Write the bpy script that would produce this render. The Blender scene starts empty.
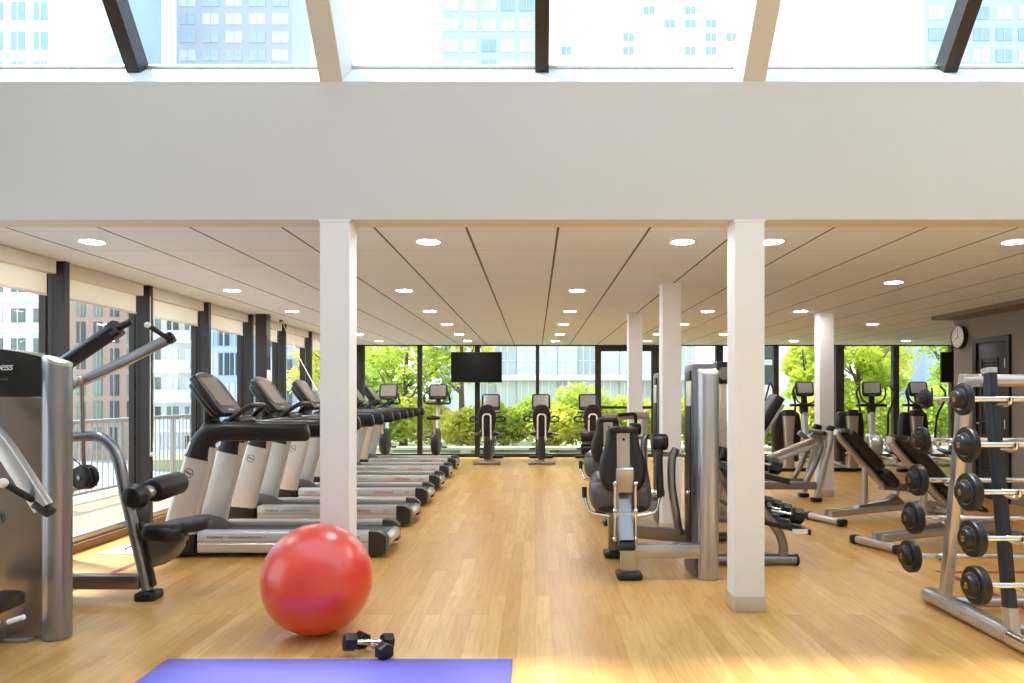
import bpy, bmesh, math, random
from mathutils import Vector, Matrix, Euler
random.seed(7)
SC = bpy.context.scene
COL = SC.collection
PI = math.pi
V = Vector
F, CX, CY, EYE = 703.0, 535.0, 395.0, 1.375     # camera of the photograph (pixels, metres)

def P(px, py, Y):
    return V(((px - CX) * Y / F, Y, EYE + (CY - py) * Y / F))

# ------------------------------------------------------------------ materials
def lin(c):
    return tuple(((x / 255) / 12.92 if x / 255 <= .04045 else ((x / 255 + .055) / 1.055) ** 2.4) for x in c) + (1.0,)

def mat(name, rgb, rough=.5, metal=0.0, var=0.0, scale=8.0, bump=0.0, bscale=200.0, **kw):
    m = bpy.data.materials.new(name)
    m.use_nodes = True
    nt = m.node_tree
    b = nt.nodes['Principled BSDF']
    col = lin(rgb)
    b.inputs['Base Color'].default_value = col
    b.inputs['Roughness'].default_value = rough
    b.inputs['Metallic'].default_value = metal
    for k, v in kw.items():
        b.inputs[k.replace('_', ' ')].default_value = v
    if var or bump:
        tc = nt.nodes.new('ShaderNodeTexCoord')
        if var:
            n = nt.nodes.new('ShaderNodeTexNoise')
            n.inputs['Scale'].default_value = scale
            n.inputs['Detail'].default_value = 4
            nt.links.new(tc.outputs['Object'], n.inputs['Vector'])
            mx = nt.nodes.new('ShaderNodeMix'); mx.data_type = 'RGBA'
            mx.inputs[6].default_value = tuple(max(0, x * (1 - var)) for x in col[:3]) + (1,)
            mx.inputs[7].default_value = tuple(min(1, x * (1 + var)) for x in col[:3]) + (1,)
            nt.links.new(n.outputs['Fac'], mx.inputs[0])
            nt.links.new(mx.outputs[2], b.inputs['Base Color'])
        if bump:
            n2 = nt.nodes.new('ShaderNodeTexNoise')
            n2.inputs['Scale'].default_value = bscale
            nt.links.new(tc.outputs['Object'], n2.inputs['Vector'])
            bp = nt.nodes.new('ShaderNodeBump')
            bp.inputs['Strength'].default_value = bump
            bp.inputs['Distance'].default_value = .002
            nt.links.new(n2.outputs['Fac'], bp.inputs['Height'])
            nt.links.new(bp.outputs['Normal'], b.inputs['Normal'])
    return m

def math_node(nt, op, a, b=None, c=None):
    n = nt.nodes.new('ShaderNodeMath'); n.operation = op
    for i, x in enumerate((a, b, c)):
        if x is None: continue
        if isinstance(x, (int, float)): n.inputs[i].default_value = x
        else: nt.links.new(x, n.inputs[i])
    return n.outputs[0]

def mix_col(nt, fac, a, b):
    mx = nt.nodes.new('ShaderNodeMix'); mx.data_type = 'RGBA'
    for i, x in ((0, fac), (6, a), (7, b)):
        if isinstance(x, (tuple, float, int)): mx.inputs[i].default_value = x
        else: nt.links.new(x, mx.inputs[i])
    return mx.outputs[2]

def floor_material():
    m = bpy.data.materials.new('maple_planks'); m.use_nodes = True
    nt = m.node_tree; b = nt.nodes['Principled BSDF']
    tc = nt.nodes.new('ShaderNodeTexCoord')
    mp = nt.nodes.new('ShaderNodeMapping')
    mp.inputs['Rotation'].default_value = (0, 0, PI / 2)
    nt.links.new(tc.outputs['Object'], mp.inputs['Vector'])
    br = nt.nodes.new('ShaderNodeTexBrick')
    br.offset = .37; br.offset_frequency = 3
    br.inputs['Color1'].default_value = (0, 0, 0, 1)
    br.inputs['Color2'].default_value = (1, 1, 1, 1)
    br.inputs['Mortar'].default_value = (.5, .5, .5, 1)
    br.inputs['Scale'].default_value = 1
    br.inputs['Mortar Size'].default_value = .0012
    br.inputs['Mortar Smooth'].default_value = .2
    br.inputs['Brick Width'].default_value = 1.1
    br.inputs['Row Height'].default_value = .098
    nt.links.new(mp.outputs['Vector'], br.inputs['Vector'])
    g = nt.nodes.new('ShaderNodeTexNoise')
    mp2 = nt.nodes.new('ShaderNodeMapping')
    mp2.inputs['Scale'].default_value = (16, 1.3, 1)
    nt.links.new(tc.outputs['Object'], mp2.inputs['Vector'])
    g.inputs['Scale'].default_value = 2.2; g.inputs['Detail'].default_value = 5; g.inputs['Distortion'].default_value = .6
    nt.links.new(mp2.outputs['Vector'], g.inputs['Vector'])
    g2 = nt.nodes.new('ShaderNodeTexNoise'); g2.inputs['Scale'].default_value = 5.5; g2.inputs['Detail'].default_value = 3
    nt.links.new(tc.outputs['Object'], g2.inputs['Vector'])
    c1 = mix_col(nt, br.outputs['Color'], lin(FLOOR_A), lin(FLOOR_B))
    gf = math_node(nt, 'MULTIPLY', math_node(nt, 'SUBTRACT', g.outputs['Fac'], .42), 1.5)
    gf = math_node(nt, 'MINIMUM', math_node(nt, 'MAXIMUM', gf, 0.0), .55)
    c2 = mix_col(nt, gf, c1, lin(FLOOR_C))
    k = math_node(nt, 'MULTIPLY', math_node(nt, 'GREATER_THAN', g2.outputs['Fac'], .66), .10)
    c3 = mix_col(nt, k, c2, lin((150, 100, 50)))
    c4 = mix_col(nt, math_node(nt, 'MULTIPLY', br.outputs["Fac"], .5), c3, lin((140, 95, 50)))
    nt.links.new(c4, b.inputs['Base Color'])
    b.inputs['Roughness'].default_value = .36
    b.inputs['Specular IOR Level'].default_value = .45
    return m

def ceiling_material():
    m = bpy.data.materials.new('acoustic_tiles'); m.use_nodes = True
    nt = m.node_tree; b = nt.nodes['Principled BSDF']
    tc = nt.nodes.new('ShaderNodeTexCoord')
    sp = nt.nodes.new('ShaderNodeSeparateXYZ')
    nt.links.new(tc.outputs['Object'], sp.inputs[0])
    def line(coord, off, w):
        f = math_node(nt, 'PINGPONG', math_node(nt, 'SUBTRACT', coord, off), .305)
        return math_node(nt, 'LESS_THAN', f, w)
    lx = line(sp.outputs['X'], -.456, .0085)
    ly = line(sp.outputs['Y'], 4.78, .0035)
    n = nt.nodes.new('ShaderNodeTexNoise'); n.inputs['Scale'].default_value = 180; n.inputs['Detail'].default_value = 2
    nt.links.new(tc.outputs['Object'], n.inputs['Vector'])
    base = mix_col(nt, n.outputs['Fac'], lin((218, 228, 244)), lin((226, 236, 252)))
    c = mix_col(nt, math_node(nt, 'MULTIPLY', ly, .55), base, lin((120, 108, 96)))
    c = mix_col(nt, math_node(nt, 'MULTIPLY', lx, .9), c, lin((70, 60, 52)))
    nt.links.new(c, b.inputs['Base Color'])
    b.inputs['Roughness'].default_value = .9
    bp = nt.nodes.new('ShaderNodeBump'); bp.inputs['Strength'].default_value = .5; bp.inputs['Distance'].default_value = .01
    h = math_node(nt, 'SUBTRACT', 1.0, math_node(nt, 'MAXIMUM', lx, ly))
    nt.links.new(h, bp.inputs['Height']); nt.links.new(bp.outputs['Normal'], b.inputs['Normal'])
    return m

def glass_material(name='window_glass', tint=(246, 250, 250), refl=1.0):
    m = bpy.data.materials.new(name); m.use_nodes = True
    nt = m.node_tree
    for n in list(nt.nodes):
        if n.type != 'OUTPUT_MATERIAL': nt.nodes.remove(n)
    out = [n for n in nt.nodes if n.type == 'OUTPUT_MATERIAL'][0]
    t = nt.nodes.new('ShaderNodeBsdfTransparent'); t.inputs[0].default_value = lin(tint)
    g = nt.nodes.new('ShaderNodeBsdfGlossy'); g.inputs['Roughness'].default_value = .02
    ge = nt.nodes.new('ShaderNodeNewGeometry')
    dp = nt.nodes.new('ShaderNodeVectorMath'); dp.operation = 'DOT_PRODUCT'
    nt.links.new(ge.outputs['Incoming'], dp.inputs[0]); nt.links.new(ge.outputs['Normal'], dp.inputs[1])
    c5 = math_node(nt, 'POWER', math_node(nt, 'SUBTRACT', 1.0, math_node(nt, 'ABSOLUTE', dp.outputs['Value'])), 5.0)
    f = math_node(nt, 'MULTIPLY', math_node(nt, 'MULTIPLY_ADD', c5, .96, .04), .6 * refl)
    mx = nt.nodes.new('ShaderNodeMixShader')
    nt.links.new(f, mx.inputs[0]); nt.links.new(t.outputs[0], mx.inputs[1]); nt.links.new(g.outputs[0], mx.inputs[2])
    nt.links.new(mx.outputs[0], out.inputs['Surface'])
    return m

def leaf_material(name, a, b_):
    m = bpy.data.materials.new(name); m.use_nodes = True
    nt = m.node_tree; b = nt.nodes['Principled BSDF']
    out = [n for n in nt.nodes if n.type == 'OUTPUT_MATERIAL'][0]
    tc = nt.nodes.new('ShaderNodeTexCoord')
    n = nt.nodes.new('ShaderNodeTexNoise'); n.inputs['Scale'].default_value = 3.5; n.inputs['Detail'].default_value = 5
    nt.links.new(tc.outputs['Object'], n.inputs['Vector'])
    f = math_node(nt, 'MULTIPLY', math_node(nt, 'SUBTRACT', n.outputs['Fac'], .3), 2.5)
    f = math_node(nt, 'MINIMUM', math_node(nt, 'MAXIMUM', f, 0.0), 1.0)
    c = mix_col(nt, f, lin(a), lin(b_))
    nt.links.new(c, b.inputs['Base Color']); b.inputs['Roughness'].default_value = .6
    tr = nt.nodes.new('ShaderNodeBsdfTranslucent'); nt.links.new(c, tr.inputs['Color'])
    mx = nt.nodes.new('ShaderNodeMixShader'); mx.inputs[0].default_value = .55
    nt.links.new(b.outputs[0], mx.inputs[1]); nt.links.new(tr.outputs[0], mx.inputs[2])
    nt.links.new(mx.outputs[0], out.inputs['Surface'])
    return m

def blind_material():
    m = bpy.data.materials.new('roller_fabric'); m.use_nodes = True
    nt = m.node_tree; b = nt.nodes['Principled BSDF']
    out = [n for n in nt.nodes if n.type == 'OUTPUT_MATERIAL'][0]
    b.inputs['Base Color'].default_value = lin((246, 240, 228)); b.inputs['Roughness'].default_value = .9
    tr = nt.nodes.new('ShaderNodeBsdfTranslucent'); tr.inputs['Color'].default_value = lin((250, 242, 226))
    mx = nt.nodes.new('ShaderNodeMixShader'); mx.inputs[0].default_value = .5
    nt.links.new(b.outputs[0], mx.inputs[1]); nt.links.new(tr.outputs[0], mx.inputs[2])
    nt.links.new(mx.outputs[0], out.inputs['Surface'])
    return m

def emit_material(name, rgb, s):
    m = bpy.data.materials.new(name); m.use_nodes = True
    b = m.node_tree.nodes['Principled BSDF']
    b.inputs['Base Color'].default_value = (.8, .8, .8, 1)
    b.inputs['Emission Color'].default_value = lin(rgb); b.inputs['Emission Strength'].default_value = s
    return m

FLOOR_A, FLOOR_B, FLOOR_C = (200, 147, 74), (220, 174, 102), (176, 120, 54)
LAMP, SUN, SKY, EXPO = 76.0, 4.2, 1.15, 1.4
M = dict(
    floor=floor_material(), ceiling=ceiling_material(), glass=glass_material(), blind=blind_material(),
    sky_glass=glass_material('skylight_glass', (242, 248, 252), .6),
    white=mat('white_paint', (208, 208, 204), .75, var=.015, scale=3),
    column=mat('column_paint', (234, 235, 235), .7, var=.01, scale=3),
    plinth=mat('column_plinth_paint', (206, 190, 166), .6),
    rafter=mat('white_rafter_paint', (238, 236, 232), .6),
    grey_wall=mat('taupe_grey_paint', (132, 124, 116), .75, var=.02, scale=3),
    grey_trim=mat('warm_grey_trim', (122, 112, 100), .7),
    bronze=mat('dark_bronze_frame', (36, 28, 24), .5),
    alum=mat('pale_aluminium', (200, 198, 194), .35, .8),
    sillwood=mat('brown_sill', (134, 96, 60), .5, var=.1, scale=20),
    cassette=mat('blind_cassette_paint', (226, 220, 210), .6),
    steel=mat('silver_steel', (196, 194, 192), .28, .8, bump=.05),
    gun=mat('gunmetal_steel', (142, 140, 139), .28, .8, bump=.05),
    bluegun=mat('blue_grey_steel', (58, 64, 72), .34, .6),
    shroud=mat('brushed_grey_shroud', (134, 124, 116), .26, .75, var=.06, scale=6),
    shroud_cool=mat('cool_grey_shroud', (186, 188, 194), .26, .8, var=.04, scale=6),
    tower_col=mat('satin_grey_column', (148, 149, 154), .28, .8),
    slate=mat('slate_grey_shroud', (104, 106, 112), .3, .75, var=.04, scale=5),
    chrome=mat('chrome', (225, 225, 226), .14, 1.0),
    warm_steel=mat('champagne_steel', (188, 176, 164), .36, .7),
    cream=mat('pearl_grey_plastic', (204, 201, 197), .32, .45),
    black=mat('black_plastic', (17, 16, 16), .36),
    panel=mat('black_gloss_panel', (22, 21, 22), .28),
    vinyl=mat('black_vinyl', (19, 18, 18), .4, bump=.15, bscale=350),
    rubber=mat('black_rubber', (15, 15, 16), .42, bump=.1),
    belt=mat('treadmill_belt', (30, 30, 31), .42, bump=.2, bscale=600),
    hood=mat('charcoal_plastic', (40, 40, 42), .36),
    padgrey=mat('grey_padding', (84, 82, 82), .45),
    screen=mat('grey_screen', (150, 144, 140), .18),
    dark_screen=mat('black_tv_screen', (6, 6, 7), .45, Specular_IOR_Level=.2),
    ball=mat('red_vinyl', (230, 58, 32), .36, Coat_Weight=1.0, Coat_Roughness=.28),
    mat_purple=mat('violet_foam', (94, 88, 164), .9, bump=.3, bscale=300),
    plug=mat('white_plastic', (232, 230, 226), .4),
    gold=mat('gold_print', (196, 152, 60), .4, .4),
    red_print=mat('red_print', (186, 40, 44), .5),
    grey_print=mat('grey_print', (96, 94, 92), .5),
    white_print=mat('white_print', (225, 225, 225), .5),
    tape=mat('red_floor_tape', (168, 44, 34), .5),
    door=mat('dark_door_paint', (26, 23, 21), .5),
    louvre=mat('dark_louvre', (22, 19, 18), .5),
    clock_face=mat('clock_face', (226, 222, 216), .5),
    lamp=emit_material('lamp_lens', (247, 248, 252), LAMP),
    deck=mat('terrace_planks', (150, 132, 108), .7, var=.12, scale=3),
    rail=mat('pale_railing', (168, 166, 160), .5),
    ground=mat('pale_paving', (140, 142, 104), .9, var=.25, scale=.8),
    kerb=mat('planter_stone', (214, 210, 204), .8),
    bark=mat('bark', (104, 88, 72), .9, var=.25, scale=9),
    leaf_a=leaf_material('spring_leaves', (150, 178, 44), (234, 236, 104)),
    leaf_b=leaf_material('green_leaves', (128, 164, 48), (218, 226, 100)),
    leaf_c=leaf_material('yellow_leaves', (186, 196, 58), (246, 238, 124)),
    f_tan=mat('tan_cladding', (158, 136, 120), .8, var=.05, scale=.3),
    f_pale=mat('pale_concrete', (214, 210, 204), .8, var=.04, scale=.3),
    f_white=mat('white_render', (236, 236, 236), .8, var=.02, scale=.3),
    f_blue=mat('blue_grey_cladding', (172, 190, 210), .5, var=.06, scale=.3),
    f_grey=mat('grey_cladding', (168, 172, 176), .7, var=.05, scale=.3),
    w_green=mat('greenish_glazing', (104, 124, 114), .2, .1, var=.3, scale=.5),
    w_dark=mat('dark_glazing', (58, 68, 72), .2, .2, var=.3, scale=.5),
    w_blue=mat('blue_glazing', (142, 166, 190), .2, .2, var=.2, scale=.5),
    w_grey=mat('grey_glazing', (166, 178, 184), .2, .1, var=.2, scale=.5),
    w_haze=mat('hazy_glazing', (196, 206, 204), .2, .1, var=.2, scale=.5),
    w_pale=mat('pale_glazing', (198, 205, 208), .2, .2, var=.15, scale=.5),
)

# ------------------------------------------------------------------ mesh builder
ORG = V((0, 0, 0))
KIDS = {}

def set_origin(v=(0, 0, 0)):
    global ORG
    ORG = V(v)

def fillet(pts, r, n=6):
    pts = [V(p) for p in pts]
    if r <= 0 or len(pts) < 3: return pts
    out = [pts[0]]
    for i in range(1, len(pts) - 1):
        p0, p1, p2 = pts[i - 1], pts[i], pts[i + 1]
        d0, d1 = (p0 - p1), (p2 - p1)
        l = min(r, d0.length * .49, d1.length * .49)
        a, b = p1 + d0.normalized() * l, p1 + d1.normalized() * l
        for k in range(n + 1):
            t = k / n
            out.append(a * (1 - t) ** 2 + p1 * 2 * t * (1 - t) + b * t * t)
    out.append(pts[-1])
    return out

def smooth_path(pts, n=6):
    pts = [V(p) for p in pts]
    out = []
    for i in range(len(pts) - 1):
        p0 = pts[max(i - 1, 0)]; p1 = pts[i]; p2 = pts[i + 1]; p3 = pts[min(i + 2, len(pts) - 1)]
        for k in range(n):
            t = k / n
            out.append(.5 * ((2 * p1) + (p2 - p0) * t + (2 * p0 - 5 * p1 + 4 * p2 - p3) * t * t + (3 * p1 - p0 - 3 * p2 + p3) * t ** 3))
    out.append(pts[-1])
    return out

def rrect(w, h, r, n=4):
    """rounded rectangle outline, centred"""
    r = min(r, w / 2 - 1e-5, h / 2 - 1e-5); o = []
    for cx, cy, a0 in ((w / 2 - r, h / 2 - r, 0), (-w / 2 + r, h / 2 - r, 90), (-w / 2 + r, -h / 2 + r, 180), (w / 2 - r, -h / 2 + r, 270)):
        for k in range(n + 1):
            a = math.radians(a0 + 90 * k / n)
            o.append((cx + r * math.cos(a), cy + r * math.sin(a)))
    return o

def ellipse(w, h, n=20):
    return [(w / 2 * math.cos(2 * PI * k / n), h / 2 * math.sin(2 * PI * k / n)) for k in range(n)]

class MB:
    def __init__(s): s.bm = bmesh.new()
    def box(s, c, d, rot=None, bev=0.0, seg=2):
        r = bmesh.ops.create_cube(s.bm, size=1)
        vs = r['verts']
        mx = Matrix.Translation(V(c)) @ ((rot if isinstance(rot, Matrix) else Euler(rot).to_matrix()).to_4x4() if rot is not None else Matrix.Identity(4)) @ Matrix.Diagonal(V((d[0], d[1], d[2], 1)))
        bmesh.ops.transform(s.bm, matrix=mx, verts=vs)
        if bev:
            es = list({e for v in vs for e in v.link_edges})
            bmesh.ops.bevel(s.bm, geom=es, offset=min(bev, min(d) * .49), segments=seg, profile=.5, affect='EDGES')
        return s
    def bx(s, x0, x1, y0, y1, z0, z1, bev=0.0, seg=2):
        return s.box(((x0 + x1) / 2, (y0 + y1) / 2, (z0 + z1) / 2), (abs(x1 - x0), abs(y1 - y0), abs(z1 - z0)), None, bev, seg)
    def loft(s, rings, closed=False, cap=True):
        bm = s.bm
        rows = [[bm.verts.new(p) for p in r] for r in rings]
        n = len(rows[0]); m = len(rows)
        for i in range(m if closed else m - 1):
            a, b = rows[i], rows[(i + 1) % m]
            for k in range(n):
                try: bm.faces.new((a[k], a[(k + 1) % n], b[(k + 1) % n], b[k]))
                except ValueError: pass
        if cap and not closed:
            bm.faces.new(rows[0][::-1]); bm.faces.new(rows[-1])
        return s
    def sweep(s, pts, prof, up=(0, 0, 1), closed=False, scale=None, cap=True):
        pts = [V(p) for p in pts]; n = len(pts)
        up = V(up); rings = []; prev = None
        for i in range(n):
            if closed: t = (pts[(i + 1) % n] - pts[i - 1])
            else: t = pts[min(i + 1, n - 1)] - pts[max(i - 1, 0)]
            if t.length < 1e-9: t = V((0, 0, 1))
            t.normalize()
            if prev is None:
                u = up - t * up.dot(t)
                if u.length < 1e-4:
                    u = V((1, 0, 0)) - t * t.x
                    if u.length < 1e-3: u = V((0, 1, 0)) - t * t.y
            else:
                u = prev - t * prev.dot(t)
            u.normalize(); prev = u
            w = t.cross(u)
            k = scale[i] if scale else 1.0
            kx, ky = (k if isinstance(k, tuple) else (k, k))
            rings.append([pts[i] + w * (x * kx) + u * (y * ky) for x, y in prof])
        return s.loft(rings, closed, cap)
    def tube(s, pts, r, n=12, fil=0.0, closed=False, scale=None, cap=True):
        if fil: pts = fillet(pts, fil)
        return s.sweep(pts, [(r * math.cos(2 * PI * k / n), r * math.sin(2 * PI * k / n)) for k in range(n)], closed=closed, scale=scale, cap=cap)
    def bar(s, pts, w, h, up=(0, 0, 1), r=.012, fil=0.0, scale=None):
        if fil: pts = fillet(pts, fil)
        return s.sweep(pts, rrect(w, h, r, 3), up=up, scale=scale)
    def lathe(s, prof, c, axis=(0, 0, 1), n=28):
        """prof = (radius, along) from one end to the other"""
        ax = V(axis).normalized(); u = ax.orthogonal().normalized(); w = ax.cross(u); c = V(c)
        rings = []
        for r, h in prof:
            r = max(r, 1e-4)
            rings.append([c + ax * h + u * (r * math.cos(2 * PI * k / n)) + w * (r * math.sin(2 * PI * k / n)) for k in range(n)])
        return s.loft(rings)
    def cyl(s, p0, p1, r, n=24, bev=None, r1=None):
        p0, p1 = V(p0), V(p1); L = (p1 - p0).length; r1 = r if r1 is None else r1
        b = min(.15 * min(r, r1), .2 * L) if bev is None else min(bev, r * .95, L * .45)
        pr = [(r - b, 0), (r - .3 * b, .3 * b), (r, b), (r1, L - b), (r1 - .3 * b, L - .3 * b), (r1 - b, L)]
        return s.lathe(pr, p0, p1 - p0, n)
    def ball(s, c, r, n=24, m=14, sc=(1, 1, 1), rot=None):
        pr = [(math.sin(PI * k / m), -math.cos(PI * k / m)) for k in range(m + 1)]
        k0 = len(s.bm.verts); s.bm.verts.ensure_lookup_table()
        s.lathe(pr, (0, 0, 0), (0, 0, 1), n); s.bm.verts.ensure_lookup_table()
        vs = s.bm.verts[k0:]
        mx = Matrix.Translation(V(c)) @ (Euler(rot).to_matrix().to_4x4() if rot else Matrix.Identity(4)) @ Matrix.Diagonal(V((r * sc[0], r * sc[1], r * sc[2], 1)))
        bmesh.ops.transform(s.bm, matrix=mx, verts=vs)
        return s
    def prism(s, outline, o, u, v, t, bev=0.0, seg=2):
        """2D outline in plane (o,u,v), thickness t along u x v (centred); bev rounds the rims"""
        o, u, v = V(o), V(u).normalized(), V(v).normalized(); w = u.cross(v)
        n = len(outline)
        cx = sum(p[0] for p in outline) / n; cy = sum(p[1] for p in outline) / n
        nr = []
        for i in range(n):
            x0, y0 = outline[i - 1]; x1, y1 = outline[i]; x2, y2 = outline[(i + 1) % n]
            tx, ty = x2 - x0, y2 - y0; l = math.hypot(tx, ty) or 1
            nr.append((ty / l, -tx / l))
        area = sum(outline[i - 1][0] * outline[i][1] - outline[i][0] * outline[i - 1][1] for i in range(n))
        sg = 1 if area > 0 else -1
        def ring(ins, h): return [o + u * (p[0] - sg * q[0] * ins) + v * (p[1] - sg * q[1] * ins) + w * h for p, q in zip(outline, nr)]
        if bev:
            rs = []
            for k in range(seg + 1):
                a = PI / 2 * k / seg
                rs.append(ring(bev * (1 - math.sin(a)), -t / 2 + bev * (1 - math.cos(a))))
            rs += [ring(bev * (1 - math.cos(PI / 2 * k / seg)), t / 2 - bev * (1 - math.sin(PI / 2 * k / seg))) for k in range(seg + 1)]
        else:
            rs = [ring(0, -t / 2), ring(0, t / 2)]
        return s.loft(rs)
    def cushion(s, c, d, rot=None, e=.35, n=20, m=12):
        """rounded-box pad (superellipsoid)"""
        def pw(x, p): return math.copysign(abs(x) ** p, x)
        R = (rot if isinstance(rot, Matrix) else Euler(rot).to_matrix()) if rot is not None else Matrix.Identity(3)
        rings = []
        for i in range(m + 1):
            a = -PI / 2 + PI * i / m
            a = max(min(a, PI / 2 - .02), -PI / 2 + .02)
            rings.append([V(c) + R @ V((d[0] / 2 * pw(math.cos(a), e) * pw(math.cos(2 * PI * k / n), e), d[1] / 2 * pw(math.cos(a), e) * pw(math.sin(2 * PI * k / n), e), d[2] / 2 * pw(math.sin(a), e))) for k in range(n)])
        return s.loft(rings)
    def build(s, name, m, parent=None, ang=38, kind=None, label=None):
        bm = s.bm
        bmesh.ops.recalc_face_normals(bm, faces=bm.faces)
        if ORG.length: bmesh.ops.translate(bm, vec=-ORG, verts=bm.verts)
        me = bpy.data.meshes.new(name); bm.to_mesh(me); bm.free()
        me.polygons.foreach_set('use_smooth', [True] * len(me.polygons))
        me.set_sharp_from_angle(angle=math.radians(ang))
        me.materials.append(M[m] if isinstance(m, str) else m)
        o = bpy.data.objects.new(name, me); COL.objects.link(o)
        if parent is not None:
            o.parent = parent; KIDS.setdefault(parent.name, []).append(o)
        if kind: o['kind'] = kind
        if label: o['label'] = label
        return o

def thing(name, label, cat, loc=(0, 0, 0), rz=0.0, group=None):
    o = bpy.data.objects.new(name, None); COL.objects.link(o)
    o.location = loc; o.rotation_euler = (0, 0, rz); o.empty_display_size = .1
    o['label'] = label; o['category'] = cat
    if group: o['group'] = group
    return o

def solo(name, mb, m, label, cat, group=None, loc=None, ang=38):
    o = mb.build(name, m, ang=ang)
    o['label'] = label; o['category'] = cat
    if group: o['group'] = group
    if loc is not None: o.location = loc
    return o

def world_thing(name, label, cat, base, group=None):
    """a thing whose parts are then given in world coordinates"""
    set_origin(base)
    return thing(name, label, cat, base, 0, group)

def dup(root, loc, rz=0.0, label=None, group=None):
    def rec(o, parent):
        c = o.copy(); COL.objects.link(c)
        if parent is not None:
            c.parent = parent; KIDS.setdefault(parent.name, []).append(c)
        for k in KIDS.get(o.name, []): rec(k, c)
        return c
    r = rec(root, None)
    r.location = loc; r.rotation_euler = (0, 0, rz)
    if label: r['label'] = label
    if group: r['group'] = group
    return r

def text(name, body, size, o, u, v, m, parent, ext=.0006, shear=0.0, align='LEFT', spacing=1.0):
    cu = bpy.data.curves.new(name, 'FONT'); cu.body = body; cu.size = size; cu.extrude = ext
    cu.align_x = align; cu.align_y = 'CENTER'; cu.shear = shear; cu.space_character = spacing
    tmp = bpy.data.objects.new(name, cu); COL.objects.link(tmp)
    me = bpy.data.meshes.new_from_object(tmp)
    bpy.data.objects.remove(tmp); bpy.data.curves.remove(cu)
    me.materials.clear(); me.materials.append(M[m])
    ob = bpy.data.objects.new(name, me); COL.objects.link(ob)
    u, v = V(u).normalized(), V(v).normalized(); w = u.cross(v)
    mx = Matrix((u, v, w)).transposed().to_4x4(); mx.translation = V(o) - ORG
    ob.matrix_local = mx
    if parent is not None:
        ob.parent = parent; KIDS.setdefault(parent.name, []).append(ob)
    return ob

def struct(name, mb, m, parent=None, ang=30):
    o = mb.build(name, m, parent, ang)
    if parent is None: o['kind'] = 'structure'
    return o
# ================================================================== THE SETTING
CEIL, YF, YB = 2.485, 4.45, 15.6            # ceiling height, fascia plane, back window plane
XW = -4.07                                   # left glazing plane

struct('floor', MB().bx(-4.16, 9.7, -2.6, 15.75, -.12, 0), 'floor')
struct('ceiling', MB().bx(-4.16, 9.7, YF + .2, 15.75, CEIL, CEIL + .15), 'ceiling')
struct('wall_fascia', MB().bx(-4.4, 6.4, YF, YF + .2, CEIL, 3.36).bx(-4.4, 6.4, YF + .2, YF + .9, 3.30, 3.36), 'white')
# sloping white reveal between the fascia top and the skylight glass
SL = math.radians(51)
sd = V((0, -math.cos(SL), math.sin(SL)))     # up the slope, towards the camera
sn = V((0, math.sin(SL), math.cos(SL)))      # outwards, through the glass
A0 = V((0, YF, 3.36)); G0 = A0 + sn * .30    # foot of the rafters, foot of the glass
mb = MB()
mb.loft([[V((x, 0, 0)) + p for p in (A0, G0 + sn * .02, G0 + sn * .02 - sd * .12, A0 - sd * .12 + sn * .02)] for x in (-4.4, 6.4)])
struct('trim_skylight_reveal', mb, 'rafter')
LEN = 4.0
def slope_box(x0, x1, n0, n1, s0=0.0, s1=LEN):
    mb = MB()
    q = [A0 + sn * a + sd * b for a, b in ((n0, s0), (n1, s0), (n1, s1), (n0, s1))]
    return mb.loft([[p + V((x0, 0, 0)) for p in q], [p + V((x1, 0, 0)) for p in q]])
for i, x in enumerate((-3.97, -1.29, 1.386, 4.06)):
    struct('beam_rafter' if i == 0 else 'beam_rafter.%03d' % i, slope_box(x - .072, x + .072, 0, .34), 'white')
edges = [-4.4, -3.97, -2.63, -1.29, .045, 1.386, 2.72, 4.06, 5.4, 6.4]
for i in range(len(edges) - 1):
    a, b = edges[i], edges[i + 1]
    fr = slope_box(a, b, .295, .325, .005, .02)
    w = struct('window_%d' % (i + 1), fr, 'alum')
    struct('pane', slope_box(a, b, .305, .317, .02, LEN), 'sky_glass', w)
for i, x in enumerate((-2.63, .045, 2.72)):
    mb = slope_box(x - .045, x + .045, .20, .34)
    struct('trim_%d' % (i + 1), mb, 'bronze')
top = A0 + sd * LEN + sn * .34
rf = struct('unseen_roof', MB().bx(-4.4, 6.4, top.y - .05, top.y + .12, top.z - .1, top.z + .06).bx(-4.4, 6.4, -2.8, -.5, top.z, top.z + .06), 'white')
struct('pane', MB().bx(-4.4, 6.4, -.5, top.y - .05, top.z, top.z + .012), 'sky_glass', rf)  # added glazed opening overhead, out of view, sized to brighten the front zone
struct('wall_rear', MB().bx(-4.4, 6.4, -2.8, -2.6, 0, top.z), 'white')
struct('wall_right', MB().bx(6.0, 6.15, -2.6, 10.07, 0, CEIL).bx(6.15, 9.7, 9.95, 10.07, 0, CEIL), 'grey_wall')
struct('wall_right_upper', MB().bx(6.0, 6.4, -2.6, YF + .2, CEIL, top.z), 'white')
struct('wall_far_right', MB().bx(9.55, 9.7, 10.07, 15.75, 0, CEIL), 'white')
struct('wall_left', MB().bx(-4.25, -3.95, -2.6, 2.0, 0, CEIL).bx(-4.4, -3.95, -2.6, YF, CEIL, top.z), 'white')
struct('wall_left_header', MB().bx(-4.4, -4.0, YF, 15.75, CEIL + .0, CEIL + .5), 'white')
struct('beam_grey_soffit', MB().bx(5.61, 6.06, YF + .2, 9.95, 2.43, CEIL), 'grey_trim')
struct('baseboard_right', MB().bx(5.985, 6.0, -2.6, 8.84, 0, .1).bx(5.985, 6.0, 9.6, 10.08, 0, .1), 'grey_trim')

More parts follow.
